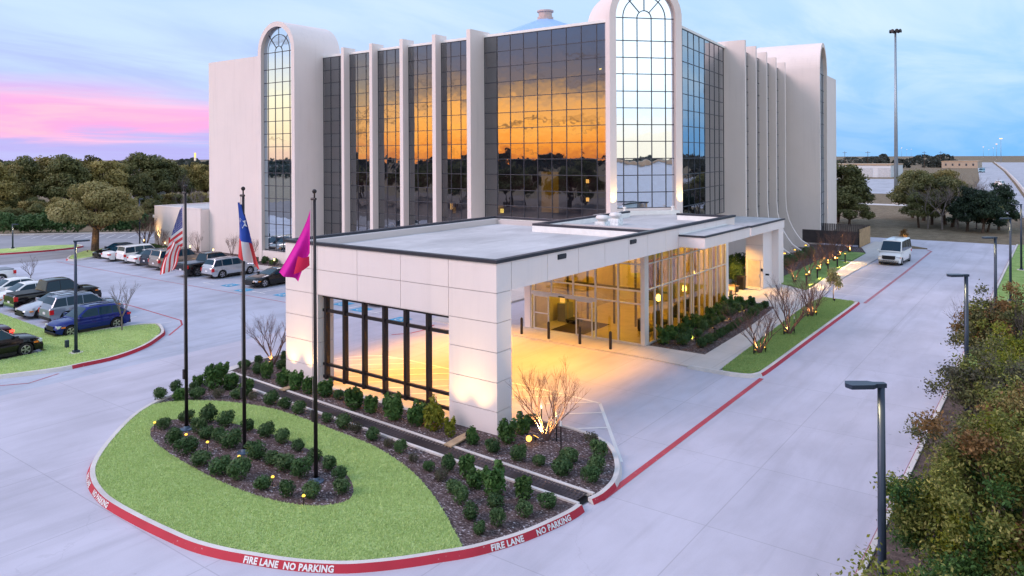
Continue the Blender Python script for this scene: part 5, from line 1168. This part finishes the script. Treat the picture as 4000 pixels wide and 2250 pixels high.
# bare crepe myrtles
def bare_mb(seed, h=1.0, stems=5, spread=.42, r0=.016, levels=3, droop=.0, fork=3):
    rd = random.Random(seed); mb = MB()
    def grow(p, d, length, r, lev):
        segs = 3; q = Vector(p)
        for i in range(segs):
            d2 = (d + Vector((rd.gauss(0, .09), rd.gauss(0, .09), rd.gauss(.03, .05) - droop))).normalized(); e = q + d2 * length / segs
            r2 = r * (1 - .28 * (i + 1) / segs * 1.2); mb.tube(q, e, r * (1 - .25 * i / segs), r2, 4, False); q = e; d = d2
            if lev > 0 and i > 0:
                for _ in range(1 if lev > 1 else 2):
                    a = rd.uniform(0, 6.28); sd = (d + Vector((math.cos(a), math.sin(a), .15)) * rd.uniform(.35, .75)).normalized(); grow(q, sd, length * rd.uniform(.45, .7), r2 * .6, lev - 1)
        if lev > 0:
            for _ in range(fork - 1):
                a = rd.uniform(0, 6.28); sd = (d + Vector((math.cos(a), math.sin(a), .3)) * rd.uniform(.2, .5)).normalized(); grow(q, sd, length * rd.uniform(.55, .8), r2 * .7, lev - 1)
    for k in range(stems):
        a = 6.28 * k / stems + rd.uniform(-.4, .4); s = spread * rd.uniform(.4, 1.1) if stems > 1 else .03
        grow((.02 * math.cos(a), .02 * math.sin(a), 0), Vector((s * math.cos(a), s * math.sin(a), 1)).normalized(), h * rd.uniform(.36, .46), r0, levels)
    return mb
def norm_h(mb):
    m = max(v[2] for v in mb.v); mb.v = [(a / m, b / m, c / m) for a, b, c in mb.v]; return mb
CREPE = [norm_h(bare_mb(s, stems=8, spread=.50, r0=.0135)).mesh('crepe_branches', TWIG) for s in (3, 8, 21, 34)]
def single_trunk(seed, ht=.38):
    mb = bare_mb(seed, h=.9, stems=4, spread=.8, r0=.014, levels=3); mb.v = [(a, b, c + ht) for a, b, c in mb.v]; mb.tube((0, 0, 0), (0, 0, ht + .02), .022, .017, 7, False); return norm_h(mb)
BARES = [single_trunk(s).mesh('bare_branches', TWIG2) for s in (5, 9, 17)]
def bare(x, y, h, label, z=.1, var=None, wide=1.0, kind='crepe', group=None, name=None):
    t = thing(name or ('crepe_myrtle' if kind == 'crepe' else 'bare_tree'), label, 'tree', (x, y, z), random.uniform(0, 6.28), group)
    L_ = CREPE if kind == 'crepe' else BARES; me = L_[var if var is not None else random.randrange(len(L_))]
    o = link('branches', me, t); o.scale = (h * wide, h * wide, h); return t
bare(-30.3, 21.75, 2.6, 'bare reddish crepe myrtle at the left end of the canopy', .1, 0, 1.0)
bare(-14.45, 21.5, 2.75, 'bare crepe myrtle lit orange from below beside the right canopy column', .1, 1, .95)
uplight(-14.62, 21.05, .10, (-14.45, 21.5, 1.0), 'glaring ground light at the foot of the lit crepe myrtle', 900, 110, EHOT, .10); gl_ = [o for o in COL if o.get('label', '').startswith('glaring')][0]; MB().lathe([(.001, -.1)] + [(.1 * math.cos(a), .1 * math.sin(a)) for a in np.linspace(-1.3, 1.3, 9)] + [(.001, .1)], 14, (-14.72, 20.82, .30)).build('glare_ball', EHOT, gl_, smooth=True)  # glowing ball added on the camera side to imitate the lamp's glare
uplight(-30.1, 21.4, .10, (-30.3, 21.75, .8), 'ground light under the crepe myrtle left of the canopy', 60, 80)
for k, (x, y, h) in enumerate(((-81.9, 42.3, 3.7), (-78.84, 42.3, 2.5), (-72.53, 42.9, 2.3), (-66.8, 43.2, 2.3), (-63.2, 43.0, 2.2))):
    bare(x, y, h, f'bare crepe myrtle against the hotel wall, {ORD[k+1]} from the left', .17, k % 4, .8, group='crepe myrtles along the hotel wall')
for k, (x, y, w) in enumerate(((-80.6, 42.75, 700), (-76.6, 42.75, 300), (-72.3, 43.55, 1900), (-62.2, 43.75, 1700), (-61.6, 43.6, 500))):
    uplight(x, y - .25, .17, (x + .05, y + .25, 2.2), f'ground light grazing the hotel wall, {ORD[k+1]} from the left', w, 50, grp='wall grazing lights')
for k, (x, y, h) in enumerate(((-12.1, 37.0, 2.5), (-12.07, 41.85, 3.1), (-12.25, 47.2, 2.7))):
    bare(x, y, h, f'bare crepe myrtle on the drive lawn, {ORD[k+1]} from the entrance', .13, k, 1.05, group='crepe myrtles on the drive lawn')
    uplight(x + .12, y + .5, .13, (x, y, 1.0), f'right ground light at the {ORD[k+1]} tree on the drive lawn', 110, 90, EHOT, .045); uplight(x - .10, y - .42, .13, (x, y, .9), f'left ground light at the {ORD[k+1]} tree on the drive lawn', 90, 90, EHOT, .045)
    for a in (-.18, .2):
        st = thing('tree_stake', f'thin black support stake {"left" if a < 0 else "right"} of the {ORD[k+1]} tree on the drive lawn', 'stake', (x + a, y - .35 if a < 0 else y + .3, .13)); q = WORLD0[st]; MB().tube((q.x, q.y, .1), (q.x, q.y, .95), .022, n=6).build('rod', BLACKM, st); MB().tube((q.x, q.y, .92), (q.x, q.y, 1.05), .026, n=6).build('cap', UPW, st)
for k, (x, y, h) in enumerate(((-16.66, 59.2, 2.2), (-16.5, 62.6, 2.6), (-16.55, 66.0, 2.7), (-16.75, 69.6, 2.6), (-16.9, 72.8, 2.9), (-17.3, 76.4, 2.8), (-17.2, 80.2, 2.6))):
    bare(x, y, h, f'bare purple crepe myrtle beside the right wing, {ORD[k+1]} from the annex', .13, k % 4, .95, group='crepe myrtles beside the right wing')
    uplight(x + .2, y - .3, .13, (x, y, 1.0), f'ground light under the {ORD[k+1]} crepe myrtle beside the right wing', 200, 90, EHOT, .06)
for k, (x, y) in enumerate(((-15.5, 58.3), (-15.62, 61.9), (-15.7, 65.6), (-15.75, 69.0), (-15.85, 72.4))):
    t = thing('bollard_lamp', f'dark bollard lamp lighting the walk, {ORD[k+1]} from the annex', 'bollard lamp', (x, y, .13), group='bollard lamps along the walk')
    MB().tube((x, y, .13), (x, y, 1.0), .06, .06, 12).build('post', BRONZE, t); MB().tube((x, y, 1.0), (x, y, 1.05), .075, .075, 12).build('cap', BRONZE, t); MB().tube((x, y, .9), (x, y, .97), .064, .064, 12).build('lens', EWARM, t)
    spot('bollard_beam', t, (x + .12, y, .93), (x + 1.0, y, 0), 260, 130, .9, (1, .58, .2), .04)
for k, (x, y, z) in enumerate(((-20.3, 69.5, .9), (-20.5, 73.4, .8), (-20.6, 77.6, .8))):
    t = thing('fin_light', f'yellow lamp on the curved foot of a wing fin, {ORD[k+1]} from the annex', 'lamp', (x, y - .1, z), group='lamps on the fin feet'); MB().box(x - .14, x + .14, y - .3, y - .12, z, z + .14).build('housing', BRONZE, t); MB().box(x - .10, x + .10, y - .312, y - .30, z + .03, z + .11).build('lens', EWARM, t)
uplight(-20.6, 93.2, .05, (-21.9, 92.6, 4), 'ground light at the far corner of the right arched tower', 900, 50)
for k, (x, y) in enumerate(((-15.7, 37.6), (-15.75, 40.4), (-15.85, 43.2), (-15.9, 46.0))): uplight(x, y, .06, (x - .9, y + .3, .35), f'ground light among the lobby window shrubs, {ORD[k+1]} from the drive', 40, 120, grp='lights in the lobby window bed')
# stakes and planks by the lit tree
for (x, y), lb in (((-13.5, 20.95), 'right'), ((-15.0, 22.0), 'left'), ((-14.1, 21.6), 'rear')):
    st = thing('tree_stake', f'{lb} support stake of the lit crepe myrtle', 'stake', (x, y, .1)); MB().tube((x, y, .1), (x, y, .95), .022, n=6).build('rod', BLACKM, st); MB().tube((x, y, .95), (x, y, 1.12), .027, n=6).build('cap', UPW, st)
PLK = mat('plank_wood', (.42, .30, .19), .8, var=.2, vscale=4)
for (a, b, c, d), lb in (((( -16.95, 18.95), (-16.6, 18.93), (-16.7, 20.2), (-17.05, 20.25))  , 'right'), (((-26.6, 19.40), (-26.3, 19.42), (-26.35, 20.1), (-26.65, 20.1)), 'left')):
    t = thing('wood_plank', f'pale wooden plank laid across the bed below the {lb} canopy column', 'plank', (a[0], a[1], .15)); MB().prism([a, b, c, d], .155, .20, True).build('board', PLK, t)
bare(-66.2, 24.9, 2.3, 'small bare tree behind the white pickup in the car park', 0, 0, 1.1, 'bare'); bare(-43.2, 20.9, 2.95, 'bare tree on the car park lawn in front of the blue crossover', .14, 1, 1.0, 'bare')
bx = thing('junction_box', 'small grey utility box on the car park lawn beside the lamp post', 'box', (-41.67, 17.34, .14)); MB().box(-41.75, -41.59, 17.26, 17.42, .14, .52).build('case', SLATE, bx)

# leafy trees
def tree_parts(seed, clumps, n, ls, kind, trunk_h, r0, limbs=6, top=None):
    rd = random.Random(seed); C, D, T = crown(n, clumps, ls, .6); lv = leaf_mesh('crown', C, D, ls, T, LF[kind])
    mb = MB(); p = Vector((0, 0, 0)); q = Vector((rd.uniform(-.04, .04), rd.uniform(-.04, .04), trunk_h)); mb.tube(p, q, r0 * 1.25, r0, 9, False)
    for c, r in rd.sample(clumps, min(limbs, len(clumps))):
        e = Vector(c); m = q.lerp(e, .5) + Vector((0, 0, rd.uniform(-.02, .06))); mb.tube(q, m, r0 * .6, r0 * .38, 6, False); mb.tube(m, e, r0 * .38, r0 * .12, 5, False)
        for _ in range(3): g = e + Vector((rd.gauss(0, r[0] * .5), rd.gauss(0, r[1] * .5), rd.gauss(0, r[2] * .5))); mb.tube(m.lerp(e, .6), g, r0 * .18, r0 * .06, 4, False)
    return lv, mb.mesh('trunk', BARK)
def dome_clumps(seed, R_, z0, z1, n, cr):
    rd = random.Random(seed); out = []
    for _ in range(n):
        a = rd.uniform(0, 6.28); q = R_ * math.sqrt(rd.random()); zz_ = z0 + (z1 - z0) * (1 - (q / R_) ** 2 * .85) * rd.uniform(.55, 1.0); k = cr * rd.uniform(.7, 1.25); out.append(((q * math.cos(a), q * math.sin(a), zz_), (k, k, k * .72)))
    return out
TV = {'oak': [tree_parts(1, dome_clumps(1, .54, .40, .92, 60, .135), 34000, .017, 'oak', .30, .042, 18)],
      'dark': [tree_parts(s, dome_clumps(s, .36, .30, .95, 44, .11), 9000, .020, 'dark', .3, .022) for s in (2, 3)], 'olive': [tree_parts(s, dome_clumps(s, .40, .30, .95, 46, .11), 9000, .020, 'olive', .3, .022) for s in (4, 5, 6)],
      'cedar': [tree_parts(s, dome_clumps(s, .28, .12, .95, 44, .10), 9000, .018, 'cedar', .2, .02) for s in (7, 8)]}
def tree(kind, x, y, h, label, wide=1.0, z=0, group=None, var=0, nm=None):
    t = thing(nm or {'oak': 'live_oak', 'dark': 'evergreen_tree', 'olive': 'evergreen_tree', 'cedar': 'cedar_tree'}[kind], label, 'tree', (x, y, z), random.uniform(0, 6.28) if kind != 'oak' else 0, group)
    lv, tr = TV[kind][var % len(TV[kind])]
    for nme, me in (('trunk', tr), ('crown', lv)): o = link(nme, me, t); o.scale = (h * wide, h * wide, h)
    return t
tree('oak', -82.6, 37.2, 7.6, 'broad spreading live oak on the kerbed island in the car park', 1.02, .1)
uplight(-81.6, 36.0, .15, (-82.6, 37.2, 2.0), 'ground light lighting the trunk of the live oak', 180, 60)
def at_px(sx, depth):      # a place at a given view column and distance
    return camf * depth + camr * ((sx - 2000) / 2905 * depth)
LT = [(30, 118, 9.0, 'olive', 1.1), (110, 121, 10.6, 'dark', 1.0), (190, 124, 10.9, 'olive', 1.05), (265, 120, 10.8, 'dark', 1.1), (330, 126, 10.9, 'olive', 1.0), (405, 123, 10.2, 'olive', 1.05), (465, 132, 9.4, 'dark', 1.0), (560, 138, 11.2, 'dark', 1.15), (640, 142, 11.0, 'dark', 1.1), (548, 124, 7.6, 'dark', 1.05), (745, 150, 9.4, 'olive', 1.15), (800, 150, 9.2, 'olive', 1.1), (-40, 112, 9.6, 'olive', 1.1), (20, 128, 9.8, 'dark', 1.2)]
for k, (sx, dp, h, kd, wd) in enumerate(LT):
    p = at_px(sx, dp); tree(kd, p.x, p.y, h, f'{"dark" if kd=="dark" else "olive"} evergreen beyond the far car park, {ORD[sorted(q[0] for q in LT).index(sx)+1]} from the left', wd, 0, 'trees beyond the far car park', k)
for k, (sx, dp) in enumerate(((700, 140), (770, 120), (725, 118))):
    p = at_px(sx, dp); bare(p.x, p.y, (7.4, 5.5, 4.6)[k], f'bare grey tree behind the low wing, {ORD[k+1]} of three', 0, k, 1.2, 'bare', 'bare trees behind the low wing')
UND = [(-20, 110, 5, 'olive'), (35, 112, 5.4, 'dark'), (140, 114, 5.6, 'dark'), (235, 113, 5.2, 'olive'), (285, 112, 5.4, 'dark'), (335, 112, 5.0, 'dark'), (385, 114, 5.2, 'olive'), (440, 114, 5.4, 'dark'), (490, 116, 5.0, 'dark'), (660, 128, 5.0, 'olive'), (710, 128, 5.2, 'dark'), (780, 130, 5.4, 'olive'), (10, 105, 4.2, 'dark'), (60, 106, 3.8, 'dark'), (110, 110, 5.2, 'olive'), (150, 108, 4.5, 'dark'), (195, 108, 3.6, 'olive'), (600, 112, 5.0, 'dark'), (20, 116, 6.2, 'dark'), (90, 118, 6.0, 'olive')]
for k, (sx, dp, h, kd) in enumerate(UND):
    p = at_px(sx, dp); tree(kd, p.x, p.y, h, f'low bushy tree under the tall evergreens, {ORD[k+1]} in the thicket', 1.25, -h * .22, 'bushy understorey trees', k, 'bushy_tree')
HB = [(-111.76, 38.9), (-110.74, 40.9), (-109.76, 42.2), (-107.71, 42.9), (-106.5, 43.7), (-105.09, 44.7), (-102.98, 47.4), (-101.78, 47.9), (-101.16, 48.8), (-100.25, 49.4), (-99.6, 50.3)]
for k, (x, y) in enumerate(HB): shrub('box', x - .6, y + .4, 2.5, f'tall hedge shrub at the far kerb of the asphalt lot, {ORD[k+1]} from the left', 0, 1.15, 'hedge shrubs at the far kerb')
struct('far_lot_kerb', MB().prism([(-112, 37.3), (-97.3, 51.4), (-97.5, 51.6), (-112.3, 37.5)], -.02, .13), KERB)
# right-hand background
tree('dark', -26.5, 116, 9.6, 'large live oak beyond the timber screen fence, right of the hotel', 1.25, 0, None, 0, 'live_oak'); tree('dark', -24.0, 112, 5.6, 'round evergreen beside the hotel corner under the large oak', 1.3, -.9, None, 1, 'round_evergreen')
CL = [(-14.3, 112.5, 6.2, 'b'), (-14.7, 119.5, 7.4, 'd'), (-12.6, 112, 6.6, 'b'), (-13.2, 121, 8.0, 'o'), (-12.0, 117, 7.6, 'd'), (-11.1, 114.5, 7.0, 'b'), (-9.8, 112, 6.4, 'c'), (-8.0, 110.5, 6.6, 'c'), (-6.6, 116, 6.8, 'c'), (-10.4, 119, 7.4, 'b'), (-16.6, 126, 8.3, 'd'), (-18.6, 130, 7.8, 'd'), (-8.6, 121, 7.2, 'b'), (-15.6, 114, 5.0, 'd'), (-9.0, 115, 5.2, 'b'), (-12.2, 124, 7.0, 'b'), (-7.6, 112.5, 4.6, 'd')]
for k, (x, y, h, kd) in enumerate(CL):
    lb = f'tree in the roadside grove beyond the drive, {ORD[k+1]} from near left'
    if kd == 'b': bare(x, y, h, 'bare grey ' + lb, 0, k % 3, 1.15, 'bare', 'roadside grove')
    else: tree({'c': 'cedar', 'd': 'dark', 'o': 'olive'}[kd], x, y, h, ('dark cedar ' if kd == 'c' else 'evergreen ') + lb, 1.1, -h * .03, 'roadside grove', k)
# the wood behind the viewpoint that darkens the mirror glass
for k in range(20):
    x = -128 + k * 6.9 + random.uniform(-1.5, 1.5); y = -24 - 14 * (k % 2) + random.uniform(-3, 3); tree('dark', x, y, random.uniform(7.5, 9.5), f'evergreen in the wood behind the viewpoint, mirrored in the glass, {ORD[k+1]} from the west', 1.25, 0, 'wood behind the viewpoint', k)
def small_ever(x, y, h, label, kind):
    t = thing('young_evergreen', label, 'tree', (x, y, .12)); MB().tube((x, y, .12), (x, y, .12 + h * .5), .035, .02, 7, False).build('trunk', BARK, t)
    C, D, T = crown(1100, dome_clumps(int(x * 7 + 99), .20, .42, .92, 12, .17), .03, .7); o = link('crown', leaf_mesh('crown', C, D, .032, T, LF[kind]), t); o.scale = (h * .8, h * .8, h * 1.05)
small_ever(-12.38, 53.1, 2.15, 'young evergreen with round crown at the far end of the drive lawn', 'oak'); small_ever(-13.8, 90.3, 1.8, 'small golden-lit evergreen on the island behind the white van', 'rust')
uplight(-12.2, 52.6, .13, (-12.38, 53.1, 1.2), 'ground light under the young evergreen on the drive lawn', 50, 90, EHOT, .04); uplight(-13.3, 89.6, .12, (-13.8, 90.3, 1.2), 'ground light under the small evergreen behind the van', 110, 80)
# hedge at the right edge, close to the camera
def hedge_tree(x, y, h, w, mixk, n, ls, label, twigs=0, seed=1):
    """a bushy tree: boughs end in many small sprays of leaves; tips carry the later kinds of leaf"""
    t = thing('hedge_tree', label, 'tree', (x, y, .08), group='hedge trees at the right edge'); rd = random.Random(seed); g = np.random.default_rng(seed)
    tb_ = MB(); tb_.tube((x, y, .05), (x + .1, y, h * .32), .09, .06, 8, False); tips = []
    for k in range(38):
        a = rd.uniform(0, 6.28); q = w * math.sqrt(rd.random()) * rd.uniform(.75, 1.12); zt = h * (.30 + .68 * (1 - .62 * (q / w) ** 2) * rd.uniform(.45, 1.0))
        e = Vector((x + q * math.cos(a), y + q * math.sin(a), zt)); b0 = Vector((x + .1 * rd.random(), y, h * rd.uniform(.14, .36))); m_ = b0.lerp(e, .55) + Vector((0, 0, .1)); tb_.tube(b0, m_, .030, .018, 5, False); tb_.tube(m_, e, .018, .008, 4, False)
        for j in range(6):
            f_ = Vector((rd.gauss(0, .30), rd.gauss(0, .30), rd.gauss(.02, .20))); tb_.tube(m_.lerp(e, rd.uniform(.3, .95)), e + f_, .008, .004, 3, False); tips.append((e + f_, rd.random()))
    tb_.build('trunk', BARK, t)
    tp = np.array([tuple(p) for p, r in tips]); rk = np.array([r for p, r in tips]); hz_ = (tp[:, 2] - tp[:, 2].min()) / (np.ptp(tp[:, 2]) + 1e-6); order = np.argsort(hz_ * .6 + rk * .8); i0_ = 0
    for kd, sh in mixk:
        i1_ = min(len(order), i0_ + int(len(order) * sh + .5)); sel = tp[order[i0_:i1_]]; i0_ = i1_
        if len(sel) == 0: continue
        m_n = int(n * sh); c_ = sel[g.integers(0, len(sel), m_n)]; C = c_ + g.normal(0, 1, (m_n, 3)) * np.array([.14, .14, .11]); D = g.normal(0, 1, (m_n, 3)) + np.array([0, 0, .6])
        o = link('crown', leaf_mesh('crown', C, D, ls, g.normal(.5, .24, m_n), LF[kd], .5), t); o.location = -WORLD0[t]
    for k in range(twigs):
        o = link('bare_twigs', BARES[k % 3], t); o.location = (rd.uniform(-w, w) * .55, rd.uniform(-w, w) * .55, 0); s_ = h * rd.uniform(.8, 1.02); o.scale = (s_ * .6, s_ * .6, s_); o.rotation_euler = (0, 0, rd.uniform(0, 6))
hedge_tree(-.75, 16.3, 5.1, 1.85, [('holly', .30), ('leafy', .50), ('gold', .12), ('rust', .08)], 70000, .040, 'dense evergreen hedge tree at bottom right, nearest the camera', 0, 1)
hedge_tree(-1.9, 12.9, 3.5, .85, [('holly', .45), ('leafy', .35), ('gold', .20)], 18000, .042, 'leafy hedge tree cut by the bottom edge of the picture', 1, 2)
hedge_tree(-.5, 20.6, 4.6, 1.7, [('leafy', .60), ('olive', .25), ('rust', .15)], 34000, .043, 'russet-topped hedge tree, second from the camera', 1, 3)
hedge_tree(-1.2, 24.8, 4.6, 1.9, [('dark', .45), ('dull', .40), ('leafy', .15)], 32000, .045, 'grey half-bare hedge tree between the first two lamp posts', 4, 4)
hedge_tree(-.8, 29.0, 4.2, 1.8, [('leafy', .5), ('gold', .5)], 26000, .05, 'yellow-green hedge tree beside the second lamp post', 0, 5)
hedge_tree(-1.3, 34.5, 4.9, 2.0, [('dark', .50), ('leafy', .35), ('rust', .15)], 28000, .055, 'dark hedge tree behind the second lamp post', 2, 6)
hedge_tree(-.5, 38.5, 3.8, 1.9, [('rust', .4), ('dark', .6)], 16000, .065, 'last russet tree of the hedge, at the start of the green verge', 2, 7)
hedge_tree(1.2, 17.5, 2.5, 1.4, [('dull', .6), ('dark', .4)], 14000, .05, 'low scrubby bush behind the hedge at the right edge', 3, 8)

# grass blades on the flag lawn and the drive lawn
def in_poly(p, poly):
    x, y = p[:, 0], p[:, 1]; ins = np.zeros(len(p), bool); n = len(poly)
    for i in range(n):
        x1, y1 = poly[i]; x2, y2 = poly[(i + 1) % n]
        c = ((y1 > y) != (y2 > y)) & (x < (x2 - x1) * (y - y1) / (y2 - y1 + 1e-12) + x1); ins ^= c
    return ins
def blades(name, poly, hole, n, h, z, label, m):
    P_ = np.array(poly); lo, hi = P_.min(0), P_.max(0); p = rng.uniform(lo, hi, (n, 2)); k = in_poly(p, poly)
    if hole: k &= ~in_poly(p, hole)
    p = p[k]; n = len(p); a = rng.uniform(0, 6.28, n); hh = h * rng.uniform(.5, 1.25, n); w = .016 * rng.uniform(.7, 1.5, n)
    b0 = np.stack([p[:, 0] - w * np.cos(a), p[:, 1] - w * np.sin(a), np.full(n, z)], 1); b1 = np.stack([p[:, 0] + w * np.cos(a), p[:, 1] + w * np.sin(a), np.full(n, z)], 1)
    tp = np.stack([p[:, 0] + rng.normal(0, .025, n), p[:, 1] + rng.normal(0, .025, n), z + hh], 1); V = np.stack([b0, b1, tp], 1).reshape(-1, 3)
    me = bpy.data.meshes.new(name); me.vertices.add(3 * n); me.vertices.foreach_set('co', V.astype(np.float32).ravel()); me.loops.add(3 * n); me.loops.foreach_set('vertex_index', np.arange(3 * n, dtype=np.int32)); me.polygons.add(n)
    me.polygons.foreach_set('loop_start', np.arange(0, 3 * n, 3, dtype=np.int32)); me.polygons.foreach_set('loop_total', np.full(n, 3, np.int32)); at = me.attributes.new('tone', 'FLOAT', 'FACE'); at.data.foreach_set('value', rng.random(n).astype(np.float32)); me.materials.append(m); me.update(calc_edges=True)
    o = link(name, me); setp(o, label, 'grass', None, 'stuff')
GB = m_leaf('grass_blade', (.37, .50, .17), (.50, .64, .26), (.60, .73, .34), .3); GB2 = m_leaf('verge_blade', (.20, .32, .09), (.34, .48, .17), (.46, .58, .25), .3)
blades('grass', LAWN, OVAL, 150000, .055, .15, 'short pale green grass round the oval flag bed', GB)
blades('grass', W1, None, 70000, .055, .125, 'short green grass on the lawn beside the drive', GB2)
blades('grass', MED, None, 90000, .06, .135, 'short green grass on the car park lawn', GB)

# ------------------------------------------------------------------ far background
fence = thing('screen_fence', 'tan timber plank screen fence at the far right corner of the hotel', 'fence', (-17.2, 88, 0))
WD = [mat(f'fence_plank_{k}', c, .8, var=.15, vscale=3) for k, c in enumerate(((.40, .27, .15), (.36, .24, .13), (.44, .30, .17)))]
for k in range(34): y = 85.2 + k * .162; MB().box(-17.25, -17.21, y, y + .15, .05, 1.95 + random.uniform(-.02, .02)).build('plank', WD[k % 3], fence)
for k in range(30): x = -17.3 - k * .2; MB().box(x - .15, x, 90.7, 90.74, .05, 2.0).build('plank', mat('grey_plank', (.14, .115, .11), .85, var=.2), fence)
for y in (85.2, 88, 90.7): MB().box(-17.34, -17.26, y - .05, y + .05, 0, 2.05).build('post', BRONZE, fence)
MB().box(-24, -17.3, 85.15, 85.2, .3, 1.7).build('gate', mat('dark_gate', (.06, .05, .055), .7), fence)
def mast(x, y, h, r, label, lit=True, heads=4):
    t = thing('light_mast', label, 'light mast', (x, y, 0), group='highway light masts'); MB().tube((x, y, 0), (x, y, h), r, r * .45, 12, True).build('pole', mat('mast_grey', (.30, .36, .42), .4, .5, var=.05), t, smooth=True)
    MB().box(x - r * 1.6, x + r * 1.6, y - r * 1.6, y + r * 1.6, -.1, r * 2.2).build('footing', KERB, t); hd = MB()
    for k in range(heads): a = 6.28 * k / heads + .4; hd.tube((x, y, h), (x + 1.1 * math.cos(a), y + 1.1 * math.sin(a), h + .15), .12, .35, 8)
    hd.build('lamp_ring', EWARM if lit else BRONZE, t)
mast(-26.85, 167, 34.6, .42, 'very tall grey light mast standing in the field right of the hotel', False, 8)
def up_px(sx, sy, h): # far mast whose head is seen at a view position
    el_ = ((608 - (sx - 2000) * .0054) - sy) / 2905; dp = (h - 10) / max(.004, el_); return at_px(sx, dp)
for k, (sx, sy) in enumerate(((3841, 612 - 38), (3862, 596 - 10), (3880, 578), (3893, 563), (3910, 542), (3522, 613 - 35), (3542, 597 - 8), (3559, 583))):
    p = up_px(sx, min(sy, 585), 24); mast(p.x, p.y, 24, .3, f'distant lit highway mast on the right skyline, {ORD[k+1]} counted', True, 4)
def building(name, label, x0, x1, y0, y1, h, m, parts=()):
    t = thing(name, label, 'building', ((x0 + x1) / 2, (y0 + y1) / 2, 0)); MB().box(x0, x1, y0, y1, -.1, h).build('wall', m, t)
    MB().box(x0 - .2, x1 + .2, y0 - .2, y1 + .2, h, h + .5).build('roof_edge', mat('roof_tan', (.42, .30, .2), .8), t)
    for (a, b, c, d, mm, nm) in parts: MB().box(a, b, y0 - .08, y0, c, d).build(nm, mm, t)
WALLW = mat('warehouse_white', (.62, .66, .72), .8, var=.05); TANW = mat('warehouse_tan', (.42, .34, .27), .85, var=.08)
building('warehouse', 'white warehouse with tan roof edge behind the tall mast', -86, -58, 348, 378, 5.0, WALLW, [(-84 + 7 * k, -79 + 7 * k, 0, 4.0, mat('dock_door', (.5, .53, .58), .7), 'dock_door') for k in range(4)])
building('warehouse', 'long tan warehouse on the right skyline', -66, -45, 585, 620, 4.2, TANW, [(-64 + 4 * k, -63 + 4 * k, 1.5, 3, mat('dark_window', (.05, .06, .08), .3), 'window') for k in range(5)])
building('warehouse', 'long pale warehouse across the road behind the viewpoint', 48, 60, -60, 30, 8.6, WALLW); building('house', 'low brown-roofed house behind the low wing', -150, -128, 92, 104, 4.2, mat('brick_brown', (.2, .13, .11), .9)); building('house', 'blue-grey house at the left edge under the tall trees', -150, -138, 40, 52, 4.8, mat('blue_grey_wall', (.2, .35, .45), .8)); building('house', 'white shed behind the dark round tree', -146, -140, 71, 77, 3.6, WALLW)
tw = thing('distant_tower', 'tiny lit tower on the skyline left of the hotel', 'tower', tuple(at_px(762, 500))); q = at_px(762, 500); MB().box(q.x - .5, q.x + .5, q.y - .5, q.y + .5, 0, 10).build('shaft', mat('tower_pale', (.6, .55, .5), .8, emit=(1, .8, .6), estr=.4), tw); MB().box(q.x - .35, q.x + .35, q.y - .35, q.y + .35, 10, 13).build('crown', EWARM2, tw)
for k, (sx, sy) in enumerate(((3390, 625), (3300, 622), (3610, 617), (3675, 618))):
    p = at_px(sx, 420 + 40 * k); t = thing('power_pole', f'wooden power pole on the right skyline, {ORD[k+1]} counted', 'pole', (p.x, p.y, 0), group='power poles'); MB().tube((p.x, p.y, 0), (p.x, p.y, 11.5), .18, .12, 6).build('pole', BARK, t); MB().box(p.x - 1.3, p.x + 1.3, p.y - .1, p.y + .1, 10.6, 10.8).build('cross_arm', BARK, t)
# vehicles on the road and highway
HV = [(-14.5, 262, 80, 'white car on the frontage road', 'bigsuv', WHITE, False), (-33, 452, 262, 'pale bus-like van far along the frontage road', 'van', ('bus_blue', (.3, .5, .6), .1), False)] + [(x, y, 265, f'oncoming car with glaring headlights on the highway, {ORD[k+1]} counted from the front', 'sedan', SILV, True) for k, (x, y) in enumerate(((4.5, 238), (6.5, 265), (2.0, 296), (5, 340), (0.5, 380), (-4, 425), (3, 470), (-7, 480), (-2, 520)))]
for x, y, fc, lb, kd, cl_, lt in HV: vehicle('car', lb, 'car', x, y, fc, kd, cl_, 1.0, lt, 'cars on the highway')
# trees along the whole horizon: one dark uneven belt
def treeline():
    C = []; S_ = []; T = []
    for k in range(700):
        a = rng.uniform(0, 2 * math.pi); rad = rng.uniform(330, 900); h = rng.uniform(4.5, 9.5) * (1 if rad < 600 else 1.1); cx, cy = rad * math.cos(a), rad * math.sin(a)
        if abs(((math.degrees(a) - 93.2 + 180) % 360) - 180) < 2.6 or (88 < math.degrees(a) < 106 and rad < 560): continue
        m = 240; w = rng.uniform(5, 12); d = rng.normal(size=(m, 3)); d /= np.linalg.norm(d, axis=1, keepdims=True)
        C.append(np.stack([cx + d[:, 0] * w, cy + d[:, 1] * w, np.abs(d[:, 2]) * h * .95 + .3], 1)); S_.append(np.full(m, 1.15)); T.append(np.full(m, rng.uniform(.1, .9)))
    C = np.concatenate(C); o = link('far_treeline', leaf_mesh('far_treeline', C, rng.normal(size=C.shape), np.concatenate(S_), np.concatenate(T), LF['far'], .9)); setp(o, 'low belt of distant trees all along the horizon', 'trees', None, 'stuff')
treeline()
